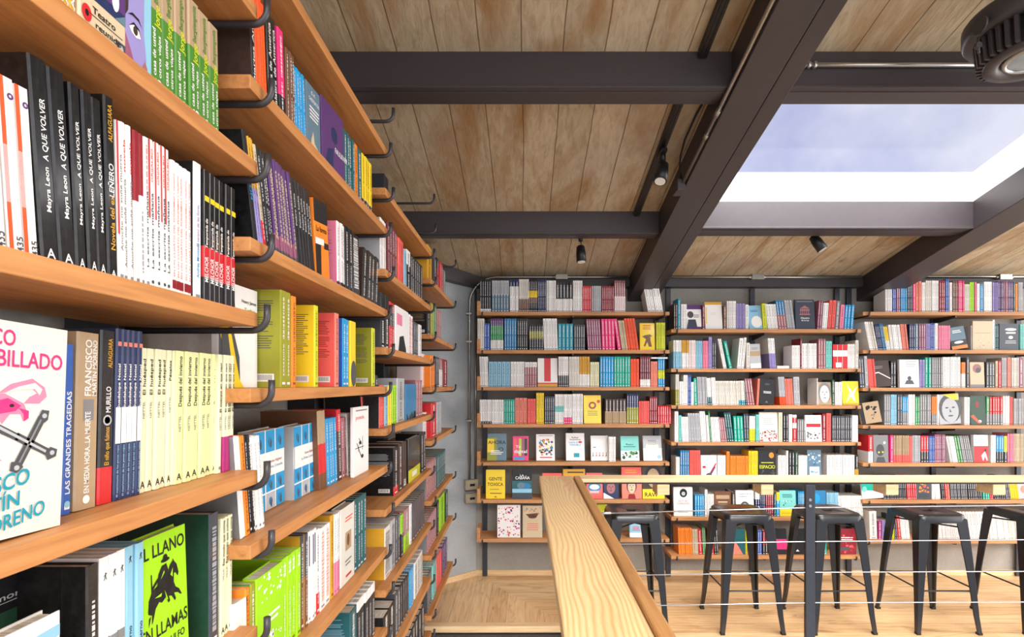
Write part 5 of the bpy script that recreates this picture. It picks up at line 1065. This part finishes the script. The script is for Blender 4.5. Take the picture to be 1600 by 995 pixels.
r = rows(1.868, 'second row, last back bay', Z6, [(195,228,2,462,'w',11),(230,262,2,462,'ow',11),(264,300,3,485,'nv',9),(302,330,3,475,'sb',9),(332,362,2,500,'ye60w',9),(364,452,4,485,'w',7),(455,502,3,480,'sa',6),(504,550,3,478,'nv'),(552,576,1,475,'bg'),(580,630,3,475,'pl'),(632,668,3,475,'lil'),(670,702,3,472,'bl'),(704,730,2,472,'w'),(734,826,5,490,'pk'),
 (984,994,1,490,'lg'),(1152,1172,1,445,'w'),(1174,1200,2,480,'dt'),(1368,1400,2,480,'aq')])
r.Fc(838, 962, 508, 'bg', 'blue and orange face-out book leaning over', [('r', 0, 0, 1, .15, 'or_'), ('r', 0, .15, 1, .4, 'k'), ('d', .5, .3, .3, .06, 'w', 3), ('lines', .2, .7, .8, .85, 2, 'w')], back=4, tilt=9)
r.Fc(996, 1150, 455, 'be', 'thick parchment coloured face-out book', [('r', .1, .58, .9, .60, 'tn'), ('mix', .1, .1, .9, .5, 14, ['tn', 'ow'], .04)], back=0, T=.03)
r.Fc(1203, 1352, 475, 'sl', 'dark grey-green face-out book with white emblem', [('d', .6, .78, .3, .05, 'w'), ('r', .35, .62, .85, .68, 'w'), ('d', .6, .48, .12, .06, 'w'), ('lines', .3, .22, .9, .36, 2, 'lg')], back=0)
r = rows(1.572, 'third row, last back bay', Z6, [(120,160,2,735,'sl',3),(165,190,1,728,'lg',3),(192,250,4,750,'co',5),(360,405,2,765,'k'),(586,626,2,755,'lil'),(630,676,2,738,'tg'),(680,764,5,738,'g'),(766,796,1,735,'w'),(798,905,4,735,'w'),(910,945,2,775,'or_45w'),(950,972,1,738,'dg'),
 (1102,1172,3,775,'dg'),(1175,1196,1,765,'be'),(1198,1222,1,765,'rd'),(1224,1266,3,740,'lg'),(1268,1298,1,738,'sa'),(1300,1358,4,740,'ow'),(1360,1393,1,738,'pl')])
r.Fc(240, 368, 768, 'bn', 'dark brown face-out book with a white jagged line', [('p', [(.0, .55), (.3, .58), (.5, .5), (.7, .42), (1, .3), (1, .26), (.7, .38), (.5, .46), (.3, .54), (0, .51)], 'w'), ('lines', .1, .68, .7, .8, 2, 'g')], back=4, tilt=5)
r.Fc(430, 582, 755, 'w', 'pale face-out book with a small grey silhouette', [('lines', .3, .72, .9, .95, 4, 'lg'), ('d', .5, .33, .1, .08, 'dg'), ('p', [(.25, .12), (.35, .26), (.65, .26), (.75, .12)], 'dg')], back=2, T=.025)
r.Fc(978, 1090, 775, 'be', 'beige face-out book with a dark swirl', [('d', .5, .75, .3, .18, 'ro'), ('d', .58, .68, .18, .1, 'dg', 3), ('r', 0, 0, 1, .12, 'g')], back=2)
r = rows(1.277, 'fourth row, last back bay', Z7, [(258,322,3,100,'g'),(324,384,3,100,'lb'),(386,434,2,100,'dg'),(436,492,3,120,'cy55g'),(494,556,3,100,'w'),(560,604,2,120,'gn'),(606,714,5,100,'g'),(718,768,3,120,'or_60g'),(770,788,1,100,'w'),(1032,1086,2,125,'w'),(1242,1274,1,120,'gn60g'),(1276,1400,5,122,'rd62g'),(1402,1468,3,115,'w'),
 (1470,1500,2,125,'co'),(1504,1600,6,140,'lg')])
r.Fc(20, 240, 190, 'tn', 'tan face-out book with a black drawing leaning over', [('mix', .3, .2, .8, .8, 14, ['k'], .1), ('r', 0, 0, .2, 1, 'k', 3)], back=4, tilt=9, W=.16)
r.Fc(790, 1000, 103, 'lg', 'grey face-out portrait of a face with a yellow top corner', [('p', [(.25, 1), (.95, 1), (.95, .78), (.7, .8)], 'ye', 5), ('face', .55, .48, .85, 'lg', 'dg')], back=2, tilt=4, W=.17)
r.Fc(1090, 1238, 115, 'dgn', 'dark green face-out book with red and orange shapes', [('p', [(.0, .3), (.5, .05), (.7, .05), (.2, .35)], 'ored'), ('d', .45, .7, .12, .12, 'dr'), ('d', .6, .12, .12, .05, 'w')], back=2)
r = rows(.980, 'fifth row, last back bay', Z7, [(108,155,1,492,'rd60w'),(318,350,1,492,'hp'),(352,500,7,495,'tn72co'),(502,532,1,500,'co'),(534,610,5,495,'lg'),(612,692,3,498,'rd60dk'),(694,745,3,500,'bl'),(747,848,6,485,'pl'),(900,975,4,505,'w',10),(976,1020,2,500,'mn',10),(1022,1118,5,498,'g',10),
 (1285,1335,2,492,'w'),(1338,1412,3,497,'cy60dk'),(1414,1446,1,500,'yg60dk'),(1450,1510,3,478,'pk'),(1512,1600,6,478,'be')])
r.Fc(158, 300, 492, 'g', 'grey face-out book with a dark head and yellow eyes', [('d', .45, .45, .28, .22, 'dg'), ('d', .36, .37, .06, .035, 'ye', 4), ('d', .62, .38, .06, .035, 'ye', 4), ('d', .75, .72, .08, .05, 'w', 3), ('p', [(.15, 0), (.25, .2), (.7, .2), (.8, 0)], 'dg', 2)], back=2)
r.Fc(1125, 1262, 492, 'w', 'white and red face-out book with a running figure', [('r', 0, 0, 1, .6, 'rd'), ('d', .8, .45, .08, .05, 'dk', 3), ('p', [(.5, .25), (.75, .4), (.85, .3), (.95, .08), (.88, .06), (.75, .22), (.65, .06), (.6, .08)], 'w', 4)], back=2, T=.03)
r = rows(.690, 'sixth row, last back bay', Z8, [(350,445,7,60,'dk'),(447,555,7,60,'dk',2),(560,650,5,60,'rd',3),(785,812,2,75,'w'),(815,862,2,75,'w',4),(872,900,2,75,'dk',5),(905,925,1,80,'rd',5),(926,948,1,80,'sa',5),(950,1105,10,70,'dg',4),(1110,1232,7,75,'dk',5),(1240,1300,3,80,'dk45tg',3),(1302,1335,2,80,'w45rd',3),(1340,1440,6,75,'w80dk',8),(1442,1490,3,60,'dg',9),(1492,1568,4,70,'ye',9)])
r.Fc(160, 348, 95, 'w', 'white and green face-out book leaning at the board end', [('p', [(0, .5), (1, .35), (1, 1), (0, 1)], 'tg'), ('mix', .1, .35, .9, .9, 12, ['aq', 'gn'], .12)], back=2, tilt=4)
r.Fc(640, 776, 90, 'dg', 'dark face-out book with an orange symmetrical pattern', [('mix', .2, .35, .8, .9, 24, ['or_', 'go', 'co'], .09), ('r', .15, .1, .85, .3, 'sl', 4)], back=2)
r.Fc(1560, 1660, 90, 'lg', 'pale face-out book at the picture edge of the lower board', [('d', .5, .5, .3, .2, 'sa')], back=2, tilt=6)
r = rows(.375, 'lowest row, last back bay', Z8, [(228,298,1,365,'w',2),(300,335,1,450,'mg'),(337,380,2,450,'lil'),(405,425,1,480,'rd',3),(427,450,1,460,'yg',4),(452,478,2,410,'dg',5),(480,510,1,410,'rd',5),(512,590,5,420,'w',6),(805,830,1,480,'bl',3),(832,990,10,400,'w',6),(995,1330,12,370,'w',7),(1335,1475,7,380,'w',7),(1478,1600,6,380,'ow',6)])
# ------------------------------------------------------------------ turn the list into objects: the 300 largest in view one by one, the rest together
def build_mesh(b, mb, with_pages):
    bn, names = bands(b['spec']['col']); rnd = random.Random(b['key'][1]*31+len(b['row']))
    o = b['spec']; side = CL[o['side']] if 'side' in o else None
    shell(mb, b['T'], b['D'], b['H'], bn, b['face'], side)
    if b['face']: face_art(mb, b['D'], b['H'], o.get('art', []), rnd)
    else:
        spine_art(mb, b['T'], b['H'], o, bn, names, rnd)
        if 'side_ink' in o: side_art(mb, b['T'], b['D'], b['H'], o, rnd)
    if with_pages: pages(mb, b['T'], b['D'], b['H'], b['face'], 1)
vis = [b for b in BOOKS if b['area'] > 2]
vis.sort(key=lambda b: -b['area'])
for b in BOOKS:
    n_ = len(re.findall(r"[A-Za-z0-9][A-Za-z0-9'-]*", b['label']))
    if n_ > 16: print('LONG', n_, b['label'])
TOPN = vis[:300]; REST = vis[300:]
seen = {}
for b in TOPN:
    lab = b['label']
    if lab in seen: raise RuntimeError('label twice: '+lab)
    seen[lab] = 1
    cover = 'book_wrapped' if b['spec'].get('wrap') else 'book_cover'
    ck = b['key']
    if b['near'] or b['face']:
        if ck not in MESHES:
            m1 = MB(); build_mesh(b, m1, False); m2 = MB(); pages(m2, b['T'], b['D'], b['H'], b['face'])
            MESHES[ck] = (m1.mesh('cover', [cover]), m2.mesh('page_block', ['book_pages']))
        t = bpy.data.objects.new('book', None); COL.objects.link(t); t.matrix_world = b['M']; t.empty_display_size = .02
        link('cover', MESHES[ck][0], t); link('page_block', MESHES[ck][1], t)
    else:
        if ck not in MESHES:
            m1 = MB(); build_mesh(b, m1, True); MESHES[ck] = m1.mesh('book', [cover, 'book_pages'])
        t = link('book', MESHES[ck]); t.matrix_world = b['M']
    t['label'] = lab; t['category'] = 'book'; t['group'] = 'books '+b['row'].replace('in the', 'in the')
mb = MB(); cache = {}
for b in REST:
    ck = b['key']
    if ck not in cache: q = MB(); build_mesh(b, q, True); cache[ck] = q
    q = cache[ck]; k = len(mb.v); M = b['M']
    mb.v += [tuple(M @ Vector(p)) for p in q.v]; mb.f += [tuple(i+k for i in f) for f in q.f]; mb.c += q.c; mb.m += q.m; mb.sm += q.sm
if mb.v:
    o = link('book_rows', mb.mesh('book_rows', ['book_cover', 'book_pages'])); o['kind'] = 'stuff'; o['category'] = 'books'
    o['label'] = 'remaining rows of small upright paperbacks filling the boards of the back wall and far bays'
